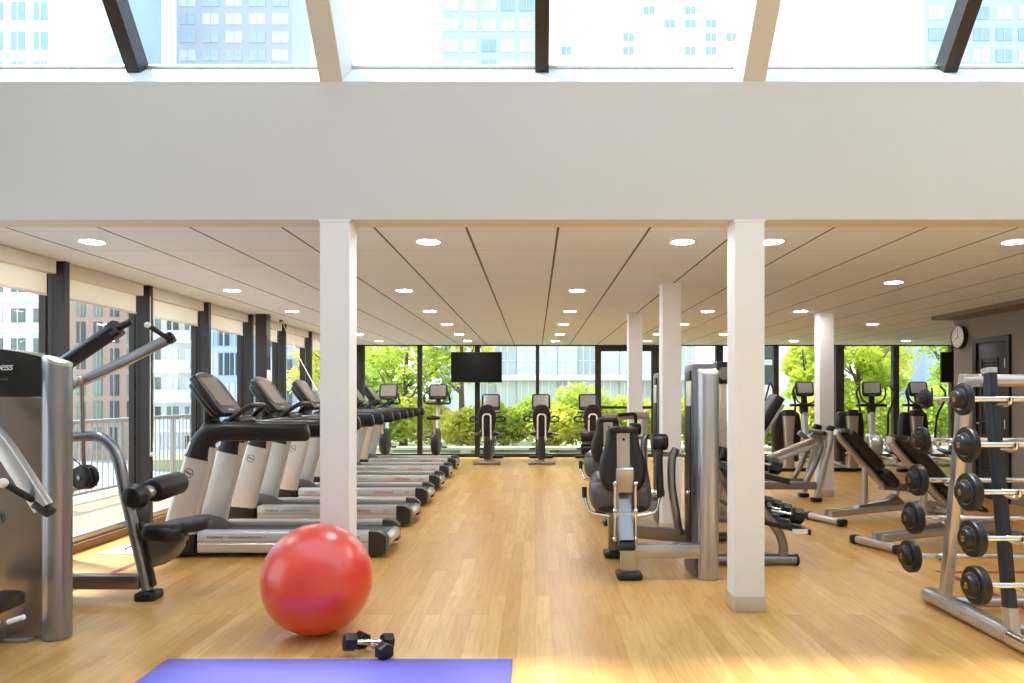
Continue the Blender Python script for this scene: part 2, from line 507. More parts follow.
# --- pillars
def pillar(x, y, label):
    t = thing('pillar', label, 'pillar', (x, y, 0)); t['kind'] = 'structure'
    struct('shaft', MB().bx(-.0925, .0925, -.0925, .0925, 0, CEIL), 'column', t)
    struct('plinth', MB().bx(-.099, .099, -.099, .099, 0, .098, .003), 'plinth', t)
    struct('cap', MB().bx(-.1, .1, -.097, .097, CEIL - .012, CEIL), 'column', t)
pillar(-1.269, 4.545, 'white square pillar behind the red ball')
pillar(1.361, 4.545, 'white square pillar nearest the camera beside the grey weight tower')
pillar(1.361, 7.08, 'white square pillar behind the grey weight tower')
pillar(1.361, 9.6, 'white square pillar in front of the glass door')
pillar(3.93, 9.56, 'white square pillar behind the incline benches')
# dark pilaster by the left windows, with its paper notice
struct('column_bronze', MB().bx(-3.83, -3.68, 9.63, 9.78, 0, CEIL), 'bronze')
mb = MB().box(V((-3.673, 9.70, 1.60)), (.012, .12, .24), None, .003)
solo('wall_notice', mb, 'plug', 'white notice plate fixed on the dark brown post by the left windows', 'notice')

# --- left window wall
posts = [5.86 + 1.285 * k for k in range(-3, 8)] + [15.55]
ordn = ['first', 'second', 'third', 'fourth', 'fifth', 'sixth', 'seventh', 'eighth', 'ninth', 'tenth', 'eleventh']
struct('trim_sill', MB().bx(-4.16, -3.99, 2.0, 15.6, 0, .075, .004), 'sillwood')
nb = 0
for k in range(len(posts) - 1):
    y0, y1 = posts[k], posts[k + 1]
    mb = MB().bx(-4.0, -3.9, y0 - .032, y0 + .032, .0755, CEIL - .001)      # deep fin
    struct('trim_%d' % (k + 10), mb, 'bronze')
    if y1 - y0 < .5: continue
    a, b = y0 + .033, y1 - .033
    fr = MB()
    fr.bx(XW - .02, XW + .035, b - .035, b, .0755, CEIL - .001).bx(XW - .05, XW + .035, a, a + .035, .0755, CEIL - .001)
    fr.bx(XW - .05, XW + .035, a + .035, b - .035, CEIL - .07, CEIL - .001)
    w = struct('window_%d' % (k + 20), fr, 'bronze')
    struct('bottom_rail', MB().bx(XW - .05, XW + .035, a + .035, b - .035, .0755, .135, .004), 'alum', w)
    struct('pane', MB().bx(XW - .012, XW, a + .03, b - .03, .12, CEIL - .05), 'glass', w)
    if y1 > 5:
        nb += 1
        lab = 'cream roller blind half rolled up in the window bay beside the tall weight tower' if nb == 1 else 'cream roller blind, %s along the left windows counting from the tall weight tower' % ordn[nb - 1]
        t = world_thing('roller_blind', lab, 'blind', (-3.97, (a + b) / 2, CEIL), 'roller blinds along the left windows')
        MB().bx(-4.03, -3.925, a, b - .06, CEIL - .115, CEIL - .002, .006).build('cassette', 'cassette', t)
        MB().bx(-3.995, -3.992, a + .01, b - .08, 2.205, CEIL - .1).build('fabric', 'blind', t)
        MB().bx(-4.003, -3.985, a + .01, b - .08, 2.185, 2.207, .004).build('bottom_bar', 'cassette', t)
        set_origin()
# bead chain of the blind by the treadmills
t = world_thing('blind_chain', 'pale bead chain loop hanging on the dark window post beside the silver press arm', 'chain', (-3.88, 7.14, .9))
MB().tube(smooth_path([(-3.885, 7.10, 2.37), (-3.885, 7.10, 1.5), (-3.885, 7.10, .82), (-3.885, 7.12, .78), (-3.885, 7.15, .83), (-3.885, 7.165, 1.6), (-3.885, 7.165, 2.37)], 5), .004, 6).build('loop', 'plug', t)
MB().ball((-3.885, 7.12, .775), .018).build('tensioner', 'plug', t)
set_origin()

# --- back window wall
mull = [(361, .16), (420, .10), (477.5, .11), (537.5, .08), (598, .13), (655, .16), (719, .16), (775.5, .11), (839, .18), (895, .13), (952, .1)]
mx = [((p - CX) * YB / F, w) for p, w in mull] + [(9.5, .1)]
for i, (x, w) in enumerate(mx):
    struct('trim_%d' % (i + 40), MB().bx(x - w / 2, x + w / 2, YB - .06, YB + .06, 0, CEIL - .001), 'bronze')
for i in range(len(mx) - 1):
    a = mx[i][0] + mx[i][1] / 2; b = mx[i + 1][0] - mx[i + 1][1] / 2
    fr = MB().bx(a, b, YB - .05, YB + .05, 0, .07)
    if i == 4:
        fr.bx(a, b, YB - .05, YB + .05, CEIL - .14, CEIL - .001)
        w = struct('door_1', fr, 'bronze')
        MB().bx(a, b, YB - .07, YB - .03, 1.07, 1.13, .005).build('push_bar', 'bronze', w)
    else:
        fr.bx(a, b, YB - .05, YB + .05, CEIL - .025, CEIL - .001)
        w = struct('window_%d' % (i + 60), fr, 'bronze')
    struct('pane', MB().bx(a - .01, b + .01, YB - .006, YB + .006, .06, CEIL - .02), 'glass', w)
struct('trim_corner', MB().bx(-4.16, mx[0][0] - mx[0][1] / 2, YB - .06, YB + .06, 0, CEIL - .001), 'bronze')

# --- dark door in the grey wall
d = MB()
d.bx(5.965, 6.0, 8.85, 8.92, 0, 2.14).bx(5.965, 6.0, 9.52, 9.59, 0, 2.14).bx(5.965, 6.0, 8.92, 9.52, 2.07, 2.14)
dr = struct('door_2', d, 'louvre')
MB().bx(5.985, 6.0, 8.925, 9.515, .01, 2.065, .003).build('leaf', 'door', dr)
lv = MB()
for k in range(34):
    z = .35 + k * .044
    lv.box(V((5.978, 9.25, z)), (.022, .30, .006), (0, .6, 0))
lv.bx(5.976, 5.986, 9.085, 9.10, .32, 1.86).bx(5.976, 5.986, 9.40, 9.415, .32, 1.86).bx(5.976, 5.986, 9.1, 9.4, 1.845, 1.86).bx(5.976, 5.986, 9.1, 9.4, .32, .335)
lv.build('louvre_panel', 'louvre', dr)
for z in (1.78, 1.0, .25): MB().cyl((5.975, 8.935, z - .06), (5.975, 8.935, z + .06), .011, 12).build('hinge', 'alum', dr)
MB().tube([(5.985, 9.45, 1.0), (5.93, 9.45, 1.0), (5.93, 9.36, 1.0)], .011, 10, .02).build('handle', 'chrome', dr)

# --- wall clock
t = world_thing('wall_clock', 'round white-faced wall clock with a black rim on the grey wall', 'clock', (5.97, 9.9, 2.19))
c = V((5.997, 9.9, 2.19)); ax = (-1, 0, 0)
MB().lathe([(.165, 0), (.165, .045), (.162, .055), (.150, .055), (.148, .040), (.001, .040)], c, ax, 40).build('rim', 'black', t)
MB().cyl(c + V((-.040, 0, 0)), c + V((-.044, 0, 0)), .149, 40, .0005).build('dial', 'clock_face', t)
def hand(ang, L, w):
    a = math.radians(ang); d_ = V((0, -math.sin(a), math.cos(a)))
    return MB().bar([c + V((-.047, 0, 0)) - d_ * .02, c + V((-.047, 0, 0)) + d_ * L], w, .002, (1, 0, 0), .0005)
hand(240, .075, .010).build('hour_hand', 'black', t)
hand(2, .115, .007).build('minute_hand', 'black', t)
for h in range(1, 13):
    a = math.radians(30 * h)
    text('numeral', str(h), .034, c + V((-.0445, -math.sin(a) * .12, math.cos(a) * .12)), (0, -1, 0), (0, 0, 1), 'black', t, .0003, align='CENTER')
set_origin()

# --- recessed ceiling lights
rows = [(5.08, (-3.2, -.77, 1.065, 1.71, 3.47), 'front row beside the fascia'),
        (6.92, (3.53,), 'bay in front of the grey soffit'),
        (7.45, (-3.21, -1.387, .448), 'second row'),
        (9.29, (-3.21, -1.39, .4625, 2.28, 3.51), 'middle row'),
        (11.0, (-3.21, -1.376, .446, 2.32, 5.28), 'fourth row from the fascia'),
        (12.8, (-3.21, -1.384, .455, 2.24, 3.44), 'fifth row from the fascia'),
        (14.4, (-3.2, -1.38, .42, 2.3, 5.3, 7.6), 'row nearest the back windows')]
proto = None
for y, xs, nm in rows:
    for i, x in enumerate(xs):
        lab = ('round recessed ceiling light, %s from the left in the %s' % (ordn[i], nm)) if len(xs) > 1 else 'single round recessed ceiling light in the ' + nm
        if proto is None:
            proto = thing('recessed_light', lab, 'ceiling light', (x, y, CEIL), 0, 'recessed ceiling lights')
            MB().lathe([(.080, -.001), (.080, -.006), (.095, -.006), (.097, -.001)], (0, 0, 0), (0, 0, 1), 32).build('trim_ring', 'rafter', proto)
            MB().cyl((0, 0, -.0065), (0, 0, -.001), .079, 32, .001).build('lens', 'lamp', proto)
        else:
            dup(proto, (x, y, CEIL), 0, lab)

# --- televisions hung in front of the back windows
t = world_thing('television', 'black flat television on a post between the first two recumbent bikes', 'television', (-1.29, 15.2, 1.6))
cx = (476.5 - CX) * 15.2 / F; z0, z1 = EYE + 12.5 * 15.2 / F, EYE + 43 * 15.2 / F; w = 51 * 15.2 / F
MB().bx(cx - w / 2, cx + w / 2, 15.18, 15.23, z0, z1, .006).build('casing', 'black', t)
MB().bx(cx - w / 2 + .015, cx + w / 2 - .015, 15.1775, 15.181, z0 + .02, z1 - .015).build('screen', 'dark_screen', t)
MB().bx(cx - .2, cx + .2, 15.23, 15.3, z0 + .15, z1 - .15, .01).build('mount', 'black', t)
MB().bx(cx - .04, cx + .04, 15.3, 15.54, (z0 + z1) / 2 - .06, (z0 + z1) / 2 + .06).build('bracket', 'black', t)
set_origin()
tv2 = dup(t, ((965 - CX) * 15.2 / F, 15.2, 1.6), 0, 'black flat television half hidden behind the grey wall end')

# --- floor marks and floor box
mb = MB().bx(3.13, 3.19, -2.5, 5.5, .0002, .0015).bx(3.19, 5.95, 5.42, 5.48, .0002, .0015)
solo('floor_line', mb, 'tape', 'red line marked on the floor under the barbell rack', 'floor marking')
mb = MB().bx(-3.29, -3.23, -2.5, 9.0, .0002, .0015)
solo('floor_line', mb, 'tape', 'red line marked on the floor beside the left windows', 'floor marking')
t = world_thing('floor_socket', 'white floor socket plate with a black cable by the left windows', 'socket', (-3.62, 6.2, 0))
MB().bx(-3.76, -3.46, 6.05, 6.42, .001, .008, .003).build('plate', 'plug', t)
MB().tube(smooth_path([(-3.62, 6.2, .014), (-3.55, 6.32, .05), (-3.4, 6.4, .06), (-3.25, 6.38, .03), (-3.1, 6.4, .008), (-2.95, 6.5, .008)], 6), .007, 8).build('cable', 'rubber', t)
set_origin()
# the rope hanging from the ceiling by the treadmills
a = P(281, 321, 10.4); a.z = CEIL; b = P(319, 394, 9.2)
t = world_thing('pull_cord', 'thin pale pull cord slanting from the ceiling behind the treadmill consoles', 'cord', a)
MB().tube([a, a * .5 + b * .5 + V((0, 0, -.03)), b], .006, 8).build('cord', 'plug', t)
MB().cyl(a, a - V((0, 0, .03)), .025).build('ceiling_eye', 'black', t)
set_origin()

# ================================================================== OUTSIDE
struct('ground', MB().bx(-9, 120, 15.78, 160, -.3, -.08), 'ground')
struct('ground_left', MB().bx(-120, -9, -30, 160, -6.3, -6.0).bx(-9, -6.2, -30, 15.78, -6.3, -6.0), 'f_grey')
struct('terrace', MB().bx(-6.2, -4.165, -3, 15.78, -.3, -.02), 'deck')
t = world_thing('railing', 'pale metal balcony railing along the terrace outside the left windows', 'railing', (-5.88, 8, 0))
MB().bx(-5.91, -5.85, 1.5, 15.7, 1.0, 1.05, .01).build('top_rail', 'rail', t)
MB().bx(-5.90, -5.86, 1.5, 15.7, .08, .12, .008).build('bottom_rail', 'rail', t)
for k in range(11): MB().bx(-5.905, -5.855, 1.5 + k * 1.41, 1.55 + k * 1.41, -.02, 1.0).build('post', 'rail', t)
bal = None
for k in range(92):
    y = 4.6 + k * .121
    if bal is None: bal = MB().cyl((-5.88, y, .12), (-5.88, y, 1.0), .009, 8).build('baluster', 'rail', t); y00 = y
    else:
        c_ = bal.copy(); COL.objects.link(c_); c_.location.y += y - y00
set_origin()
t = thing('planter_kerb', 'low pale stone planter kerb outside the back windows', 'kerb', (0, 17, 0))
MB().bx(-6, 12, -.12, .12, .05, .13, .02).build('stone', 'kerb', t)
for k in range(10): MB().bx(-5.6 + 1.9 * k, -5.35 + 1.9 * k, -.08, .08, -.08, .052).build('foot', 'kerb', t)

def leaves(mb, centre, rad, n, size, seed, shell=.55):
    rnd = random.Random(seed); bm = mb.bm
    for _ in range(n):
        while True:
            d_ = V((rnd.uniform(-1, 1), rnd.uniform(-1, 1), rnd.uniform(-1, 1)))
            if .05 < d_.length <= 1: break
        d_ = d_.normalized() * (shell + (1 - shell) * rnd.random() ** .7)
        p = V(centre) + V((d_.x * rad[0], d_.y * rad[1], d_.z * rad[2]))
        s = size * rnd.uniform(.6, 1.3)
        e = Euler((rnd.uniform(-1.2, 1.2), rnd.uniform(-1.2, 1.2), rnd.uniform(0, 6.28))).to_matrix()
        q = [e @ V(v) * s + p for v in ((0, -.5, 0), (.28, 0, .06), (0, .5, 0), (-.28, 0, .06))]
        bm.faces.new([bm.verts.new(v) for v in q])

def bush(label, loc, rad, m, seed, n=3600):
    t = thing('shrub', label, 'shrub', loc, 0, 'shrubs outside the back windows')
    mb = MB(); rnd = random.Random(seed + 50)
    for k in range(9):
        a = rnd.uniform(0, 6.28); rr = rnd.uniform(0, .55)
        c = (rad[0] * rr * math.cos(a), rad[1] * rr * math.sin(a), rad[2] * rnd.uniform(.55, 1.25))
        f = rnd.uniform(.4, .62)
        leaves(mb, c, (rad[0] * f, rad[1] * f, rad[2] * f), n // 9, .13, seed * 10 + k)
    mb.build('foliage', m, t)
    MB().tube(smooth_path([(0, 0, -.1), (.04, .02, rad[2] * .5), (-.03, 0, rad[2])], 4), .03, 8).build('stem', 'bark', t)
    return t
bl = [('low yellow-green shrub behind the television post', (-1.7, 18.0), 'leaf_c', .95),
      ('bright green shrub behind the leftmost recumbent bike', (-.85, 18.3), 'leaf_a', 1.0),
      ('tall leafy shrub between the leftmost and middle recumbent bikes', (.05, 18.8), 'leaf_b', 1.12),
      ('yellow-green shrub behind the middle recumbent bike', (.55, 18.0), 'leaf_c', 1.0),
      ('rounded shrub between the middle and right recumbent bikes', (1.25, 18.6), 'leaf_a', 1.28),
      ('dense shrub seen through the glass door', (2.2, 18.4), 'leaf_a', 1.15),
      ('light shrub behind the two rear pillars', (3.3, 18.6), 'leaf_c', 1.05),
      ('green shrub behind the grey weight tower', (4.4, 18.8), 'leaf_b', 1.1),
      ('shrub behind the dark angled press pad', (6.2, 18.6), 'leaf_a', .95),
      ('bright shrub behind the half hidden elliptical trainer', (7.3, 18.4), 'leaf_c', 1.15),
      ('shrub behind the elliptical trainer in the clear window', (8.9, 18.6), 'leaf_a', 1.25),
      ('shrub behind the elliptical trainer near the grey wall', (10.7, 18.6), 'leaf_b', 1.3),
      ('shrub behind the upright bike beside the television', (-2.75, 18.4), 'leaf_c', 1.1),
      ('shrub behind the treadmill ends at the back left', (-3.9, 18.5), 'leaf_b', 1.15)]
for i, (lb, (x, y), m, s) in enumerate(bl):
    bush(lb, (x, y, -.08), (.92 * s, .6 * s, .80 * s), m, i + 3)

def tree(label, loc, h, rad, m, seed, n=7000, lean=0.0):
    t = thing('tree', label, 'tree', loc, 0, 'trees outside the back windows')
    rnd = random.Random(seed)
    tr = MB().tube(smooth_path([(0, 0, -.1), (lean * .3, .05, h * .3), (lean * .7, -.05, h * .6), (lean, 0, h)], 5), .11, 10,
                   scale=[1.15 - .75 * i / 15 for i in range(16)])
    trunk = tr.build('trunk', 'bark', t)
    for k in range(6):
        a = 1.05 * k + rnd.uniform(-.3, .3); z = h * rnd.uniform(.42, .75)
        e = V((math.cos(a) * rad[0] * .75 + lean, math.sin(a) * rad[1] * .75, z + rad[2] * rnd.uniform(.3, .8)))
        s0 = V((lean * z / h, 0, z))
        MB().tube(smooth_path([s0, s0 * .5 + e * .5 + V((0, 0, -.12)), e], 5), .045, 8, scale=[1 - .07 * i for i in range(11)]).build('branch', 'bark', trunk)
    mb = MB()
    for k in range(26):
        a = rnd.uniform(0, 6.28); rr = math.sqrt(rnd.random()) * .85
        c = (lean + rad[0] * rr * math.cos(a), rad[1] * rr * math.sin(a), h * .95 + rad[2] * rnd.uniform(-.75, .8))
        f = rnd.uniform(.24, .4)
        leaves(mb, c, (rad[0] * f, rad[1] * f, rad[2] * f * .7), n // 26, .17, seed * 100 + k, .3)
    mb.build('crown', m, t)
    return t
tree('slim tree with a pale trunk behind the two upright bikes', (-3.55, 18.9, -.08), 2.6, (1.7, 1.4, 1.35), 'leaf_b', 21, 4200, .1)
tree('yellow-green tree at the far left corner of the back windows', (-5.9, 21.5, -.08), 3.2, (1.9, 1.6, 1.6), 'leaf_c', 22, 4200)
tree('light green tree left of the television', (-2.3, 22.0, -.08), 3.3, (1.35, 1.4, 1.5), 'leaf_c', 23, 3600)
tree('small tree leaning beside the pale concrete wall', (7.55, 19.6, -.08), 2.5, (.8, .9, 1.2), 'leaf_a', 24, 3000)
tree('bushy tree right of the far pillar', (9.45, 20.6, -.08), 2.7, (1.5, 1.4, 1.7), 'leaf_a', 25, 6500)
tree('yellowish tree above the elliptical trainers', (11.2, 24.3, -.08), 3.2, (1.8, 1.5, 2.0), 'leaf_c', 26, 6500)
tree('broad tree beside the grey wall end', (12.75, 20.8, -.08), 2.9, (1.6, 1.4, 1.9), 'leaf_b', 27, 6000)

def tower(name, label, px0, px1, Y, zb, zt, wallm, cols, zr, floorh, winm, depth=12.0, balcony=False, wfrac=.62, hfrac=.6, fill=True):
    """apartment block whose face is seen between two picture columns"""
    x0, x1 = (px0 - CX) * Y / F, (px1 - CX) * Y / F
    t = world_thing(name, label, 'building', ((x0 + x1) / 2, Y, zb))
    MB().bx(x0, x1, Y, Y + depth, zb, zt).build('wall', wallm, t)
    cw = (x1 - x0) / cols; n = 0; rnd = random.Random(int(px0 * 7 + Y))
    for z0, z1 in zr:
        nf = int((z1 - z0) / floorh)
        for f in range(nf):
            z = z0 + f * floorh
            for c in range(cols):
                if n >= 96: break
                n += 1
                cx_ = x0 + cw * (c + .5); wm = winm[rnd.randrange(len(winm))]
                if balcony and z > 25: wm = 'w_blue'
                w_ = MB().bx(cx_ - cw * wfrac / 2, cx_ + cw * wfrac / 2, Y - .12, Y + .05, z + floorh * (.5 - hfrac / 2), z + floorh * (.5 + hfrac / 2)).build('window', wm, t)
                MB().bx(cx_ - .06, cx_ + .06, Y - .18, Y - .11, z + floorh * (.5 - hfrac / 2), z + floorh * (.5 + hfrac / 2)).build('mullion', wallm, w_)
            if balcony and z < 25:
                b = MB().bx(x0 + .2, x1 - .2, Y - 1.5, Y, z - .12, z + .12)
                bo = b.build('balcony', 'f_white', t)
                MB().bx(x0 + .3, x1 - .3, Y - 1.45, Y - 1.38, z + .12, z + 1.1).build('balustrade', 'w_pale', bo)
    MB().bx(x0 - .2, x1 + .2, Y - .2, Y + depth + .2, zt, zt + .5).build('parapet', wallm, t)
    set_origin()
tower('apartment_block', 'white balcony block with glass bays seen above the tall weight tower', -60, 52, 90, -6, 66, 'f_white', 5, [(-2, 20), (41, 57)], 3.8, ['w_green', 'w_pale', 'w_green'], balcony=True)
tower('apartment_block', 'tan clad apartment block behind the raised press arms', 56, 140, 80, -6, 22, 'f_tan', 5, [(-5, 19)], 3.0, ['w_green', 'w_dark', 'w_green'], hfrac=.8, wfrac=.5)
tower('apartment_block', 'cream balcony block between the press grips and the first treadmill console', 146, 200, 70, -6, 20, 'f_pale', 3, [(-5, 18)], 2.9, ['w_green', 'w_dark', 'w_pale'], balcony=True)
tower('office_tower', 'blue glazed tower behind the first treadmill console', 208, 252, 62, -6, 18, 'f_blue', 4, [(-5, 16)], 2.6, ['w_blue', 'w_dark', 'w_pale'], wfrac=.85, hfrac=.75)
tower('apartment_block', 'grey block behind the second and third treadmill consoles', 262, 345, 54, -6, 16, 'f_grey', 5, [(-5, 14)], 2.4, ['w_green', 'w_pale', 'w_dark'])
tower('office_tower', 'pale tower seen through the skylight panel left of the dark mullion', 54, 126, 125, -6, 90, 'f_blue', 4, [(57, 76)], 3.8, ['w_pale', 'w_pale', 'w_blue'], wfrac=.8)
tower('office_tower', 'hazy grey tower seen through the left skylight next to the white rafter', 176, 292, 140, -6, 90, 'f_grey', 5, [(60, 84)], 3.6, ['w_pale', 'w_grey'], wfrac=.7)
tower('office_tower', 'pale blue tower seen through the middle skylight left of its mullion', 442, 536, 110, -6, 85, 'f_blue', 5, [(48, 66)], 3.2, ['w_pale', 'w_pale', 'w_blue'], wfrac=.75)
tower('office_tower', 'white gridded tower seen through the middle skylight right of its mullion', 556, 742, 115, -6, 95, 'f_white', 9, [(50, 66)], 2.2, ['w_pale', 'f_white', 'f_white', 'w_blue'], wfrac=.5, hfrac=.55)
tower('office_tower', 'blue tower seen through the skylight at the far right corner', 925, 1060, 105, -6, 80, 'f_blue', 6, [(44, 60)], 3.2, ['w_pale', 'w_pale', 'w_blue'], wfrac=.7)

# glass office building across the garden, with white slab edges
t = world_thing('office_building', 'glass office building with white floor slabs across the garden', 'building', (0, 44, 0))
x0, x1 = (455 - CX) * 44 / F, (742 - CX) * 44 / F
MB().bx(x0, x1, 44, 56, -.1, 13).build('wall', 'f_pale', t)
for f in range(4):
    z = -.45 + f * 2.95
    MB().bx(x0 - .3, x1 + .3, 43.2, 44.0, z - .22, z + .12).build('slab_edge', 'f_white', t)
    for c in range(14):
        a = x0 + (x1 - x0) * c / 14; b = x0 + (x1 - x0) * (c + 1) / 14
        w_ = MB().bx(a + .04, b - .04, 43.9, 44.05, z + .12, z + 2.7).build('window', ['w_pale', 'w_grey', 'w_pale', 'w_haze'][(c * 5 + f * 3) % 4], t)
        for k in range(2): MB().bx(a + .3 + k * .42, a + .34 + k * .42, 43.86, 43.9, z + .12, z + 2.7).build('mullion', 'f_white', w_)
        MB().bx(a + .04, b - .04, 43.86, 43.9, z + 1.0, z + 1.05).build('transom', 'f_white', w_)
set_origin()
# pale concrete wall building, right of centre
t = world_thing('concrete_building', 'pale concrete building with a small window beside the leaning tree', 'building', (10, 32, 0))
x0, x1 = (735 - CX) * 32 / F, (835 - CX) * 32 / F
MB().bx(x0, x1, 32, 40, -.1, 8).build('wall', 'f_white', t)
for k, (px, py) in enumerate(((769, 375), (768, 350), (795, 360), (815, 350))):
    p = P(px, py, 32)
    w_ = MB().bx(p.x - .2, p.x + .2, 31.93, 32.05, p.z - .45, p.z + .45).build('window', 'w_dark', t)
    MB().bx(p.x - .25, p.x + .25, 31.85, 31.95, p.z - .52, p.z - .45).build('sill', 'f_pale', w_)
MB().bx(x0, x1, 31.6, 32, 1.4, 1.75).build('ledge', 'f_pale', t)
set_origin()
# ================================================================== FOREGROUND
BR = .314; by = 4.05
mb = MB(); mb.ball((0, 0, BR), BR, 64, 40)
t = thing('exercise_ball', 'large red exercise ball on the floor in front of the left white pillar', 'exercise ball', (-1.2576, by + .012, 0))
bo = mb.build('ball', 'ball', t)
plug_dir = V((.55, -.5, .35)).normalized()
MB().cyl(V((0, 0, BR)) + plug_dir * (BR - .004), V((0, 0, BR)) + plug_dir * (BR + .002), .012, 16).build('valve', 'ball', bo)

mb = MB().bx(-1.908, -.117, 3.03, 3.648, 0.0005, .007, .002)
solo('yoga_mat', mb, 'mat_purple', 'violet yoga mat lying flat on the wooden floor', 'mat')

def hexprism(mb, c, ax, r, L, bev=.006, rot=0.0):
    ax = V(ax).normalized(); u = ax.orthogonal().normalized(); w = ax.cross(u)
    # one flat faces the floor
    z = V((0, 0, 1)); zz = (z - ax * z.dot(ax)).normalized(); yy = ax.cross(zz)
    pts = [(r * math.cos(PI / 3 * k + PI / 6 + PI / 3 * 0 + rot), r * math.sin(PI / 3 * k + PI / 6 + rot)) for k in range(6)]
    return mb.prism(pts, c, zz.cross(ax) * -1, zz, L, bev, 3)

def dumbbell(a, b, r, hl, label, group, name='dumbbell', gr=.0145, ball=True):
    """hex dumbbell between head centres a and b"""
    a, b = V(a), V(b); d_ = (b - a).normalized(); mid = (a + b) / 2
    t = world_thing(name, label, 'dumbbell', (mid.x, mid.y, min(a.z, b.z) - r), group)
    L = (b - a).length
    pr = [(gr, hl / 2 - .004), (gr * .85, L * .28), (gr * 1.12, L * .5), (gr * .85, L * .72), (gr, L - hl / 2 + .004)]
    MB().lathe(pr, a, d_, 16).build('handle', 'chrome', t)
    for p in (a, b): hexprism(MB(), p, d_, r, hl, .008).build('head', 'rubber', t)
    set_origin()
    return t
r_ = .047
h0 = r_ * math.cos(PI / 6)
dumbbell((-.975, 3.70, h0 + .034), (-.80, 3.80, h0 + .0005), r_, .062, 'black hex dumbbell lying across its pair in front of the red ball', 'pair of hex dumbbells on the floor')
dumbbell((-.945, 3.83, h0), (-.785, 3.66, h0), r_, .062, 'black hex dumbbell flat on the floor beneath its crossed pair', 'pair of hex dumbbells on the floor')

# ================================================================== WEIGHT TOWER, near left
t = world_thing('cable_machine', 'tall grey weight tower with black top panel and silver column, nearest the camera', 'weight machine', (-3.0, 4.1, 0))
YT = 3.955
ol = []
xl, xr = -3.62, -2.775
zt = lambda x: 1.615 - .06 * (abs((x + 3.19) / .43) ** 2)
base = [(xl, .008), (xr, .008)]
top = [(xr - (xr - xl) * k / 14, zt(xr - (xr - xl) * k / 14) + .03) for k in range(15)]
lower = [(xl, .01), (xr, .01), (xr, 1.36), (xl, 1.36)]
upper = [(xl, 1.36), (xr, 1.36)] + top
def bulge_panel(z0, ztop, name, m, par, yoff=0.0):
    rings = []
    n = 16; rows = 8
    bm = MB()
    fr = []
    for j in range(rows + 1):
        row = []
        for i in range(n + 1):
            x = xl + (xr - xl) * i / n
            zz = z0 + ((ztop(x) if callable(ztop) else ztop) - z0) * j / rows
            y = YT - .045 * (1 - ((x + 3.19) / .43) ** 2) - yoff
            row.append(V((x, y, zz)))
        fr.append(row)
    bk = [[V((p.x, YT + .012 + yoff * .5, p.z)) for p in r] for r in fr]
    for j in range(rows + 1): rings.append(fr[j] + bk[j][::-1])
    return bm.loft(rings).build(name, m, par, 50)
bulge_panel(.01, 1.362, 'shroud', 'shroud', t)
tp = bulge_panel(1.364, lambda x: zt(x) + .03, 'top_panel', 'panel', t)
text('lettering', 'LifeFitness', .062, (-2.905, YT - .0465, 1.532), (1, 0, 0), (0, 0, 1), 'white_print', tp, .0008, .25, 'RIGHT', .9)
text('model_lettering', 'SIGNATURE SERIES', .017, (-2.93, YT - .0465, 1.462), (1, 0, 0), (0, 0, 1), 'grey_print', tp, .0008, 0, 'RIGHT', 1.3)
for z in (1.515, 1.40): MB().cyl((-2.84, YT - .008, z), (-2.84, YT - .014, z), .007, 12).build('screw', 'black', tp)
MB().lathe([(.050, -.001), (.050, .003), (.044, .003), (.044, -.001)], (-3.01, YT - .035, .69), (0, -1, 0), 36).build('emblem', 'grey_print', t)
MB().prism([(.036 * math.cos(a / 10 * PI * 2), .012 * math.sin(a / 10 * PI * 2)) for a in range(10)], (-3.01, YT - .0375, .695), (1, 0, .5), (-.5, 0, 1), .003).build('emblem', 'grey_print', t)
# rounded right-hand column with its oblique cap
cp = rrect(.135, .15, .062, 6)
ring = lambda z, k=1.0, tilt=0.0: [V((-2.708 + x * k, 3.985 + y * k, z + tilt * -(x + .0) )) for x, y in cp]
MB().loft([ring(.006), ring(1.555, 1, .30)]).build('column', 'tower_col', t)
MB().loft([ring(1.5555, 1.02, .30), ring(1.574, 1.02, .30), ring(1.58, .85, .30)]).build('column_cap', 'steel', t)
ro = [(-3.60, 1.37), (-2.90, 1.37)] + [(x, z + .002) for x, z in top if x < -2.885]
MB().prism(ro, (0, 4.07, 0), (1, 0, 0), (0, 0, 1), .18, .01).build('top_cover', 'cream', t)
MB().bx(-3.6, -2.86, 4.0, 4.28, .01, 1.36, .02).build('stack_housing', 'gun', t)
MB().bx(-3.62, -2.81, 3.90, 3.95, .004, .02, .004).build('kick_trim', 'steel', t)
# lever arm in front
a, b = V((-3.12, 3.62, 1.50)), P(44, 508, 3.6)
p1 = P(2, 443, 3.6)
MB().bar([a, p1, b], .055, .085, (0, 0, 1), .008, .08).build('lever_arm', 'steel', t)
MB().box(b, (.10, .062, .045), (0, math.radians(35), 0), .01).build('arm_end_cap', 'black', t)
g0, g1 = P(29, 497, 3.50), P(3, 483, 3.46)
g = MB().cyl(P(33, 500, 3.58), g1, .017, 18).build('grip', 'rubber', t)
MB().ball(g1, .024, 16, 10).build('grip_knob', 'plug', g)
MB().cyl((-3.12, 3.55, 1.5), (-3.12, 3.96, 1.5), .045).build('pivot', 'gun', t)
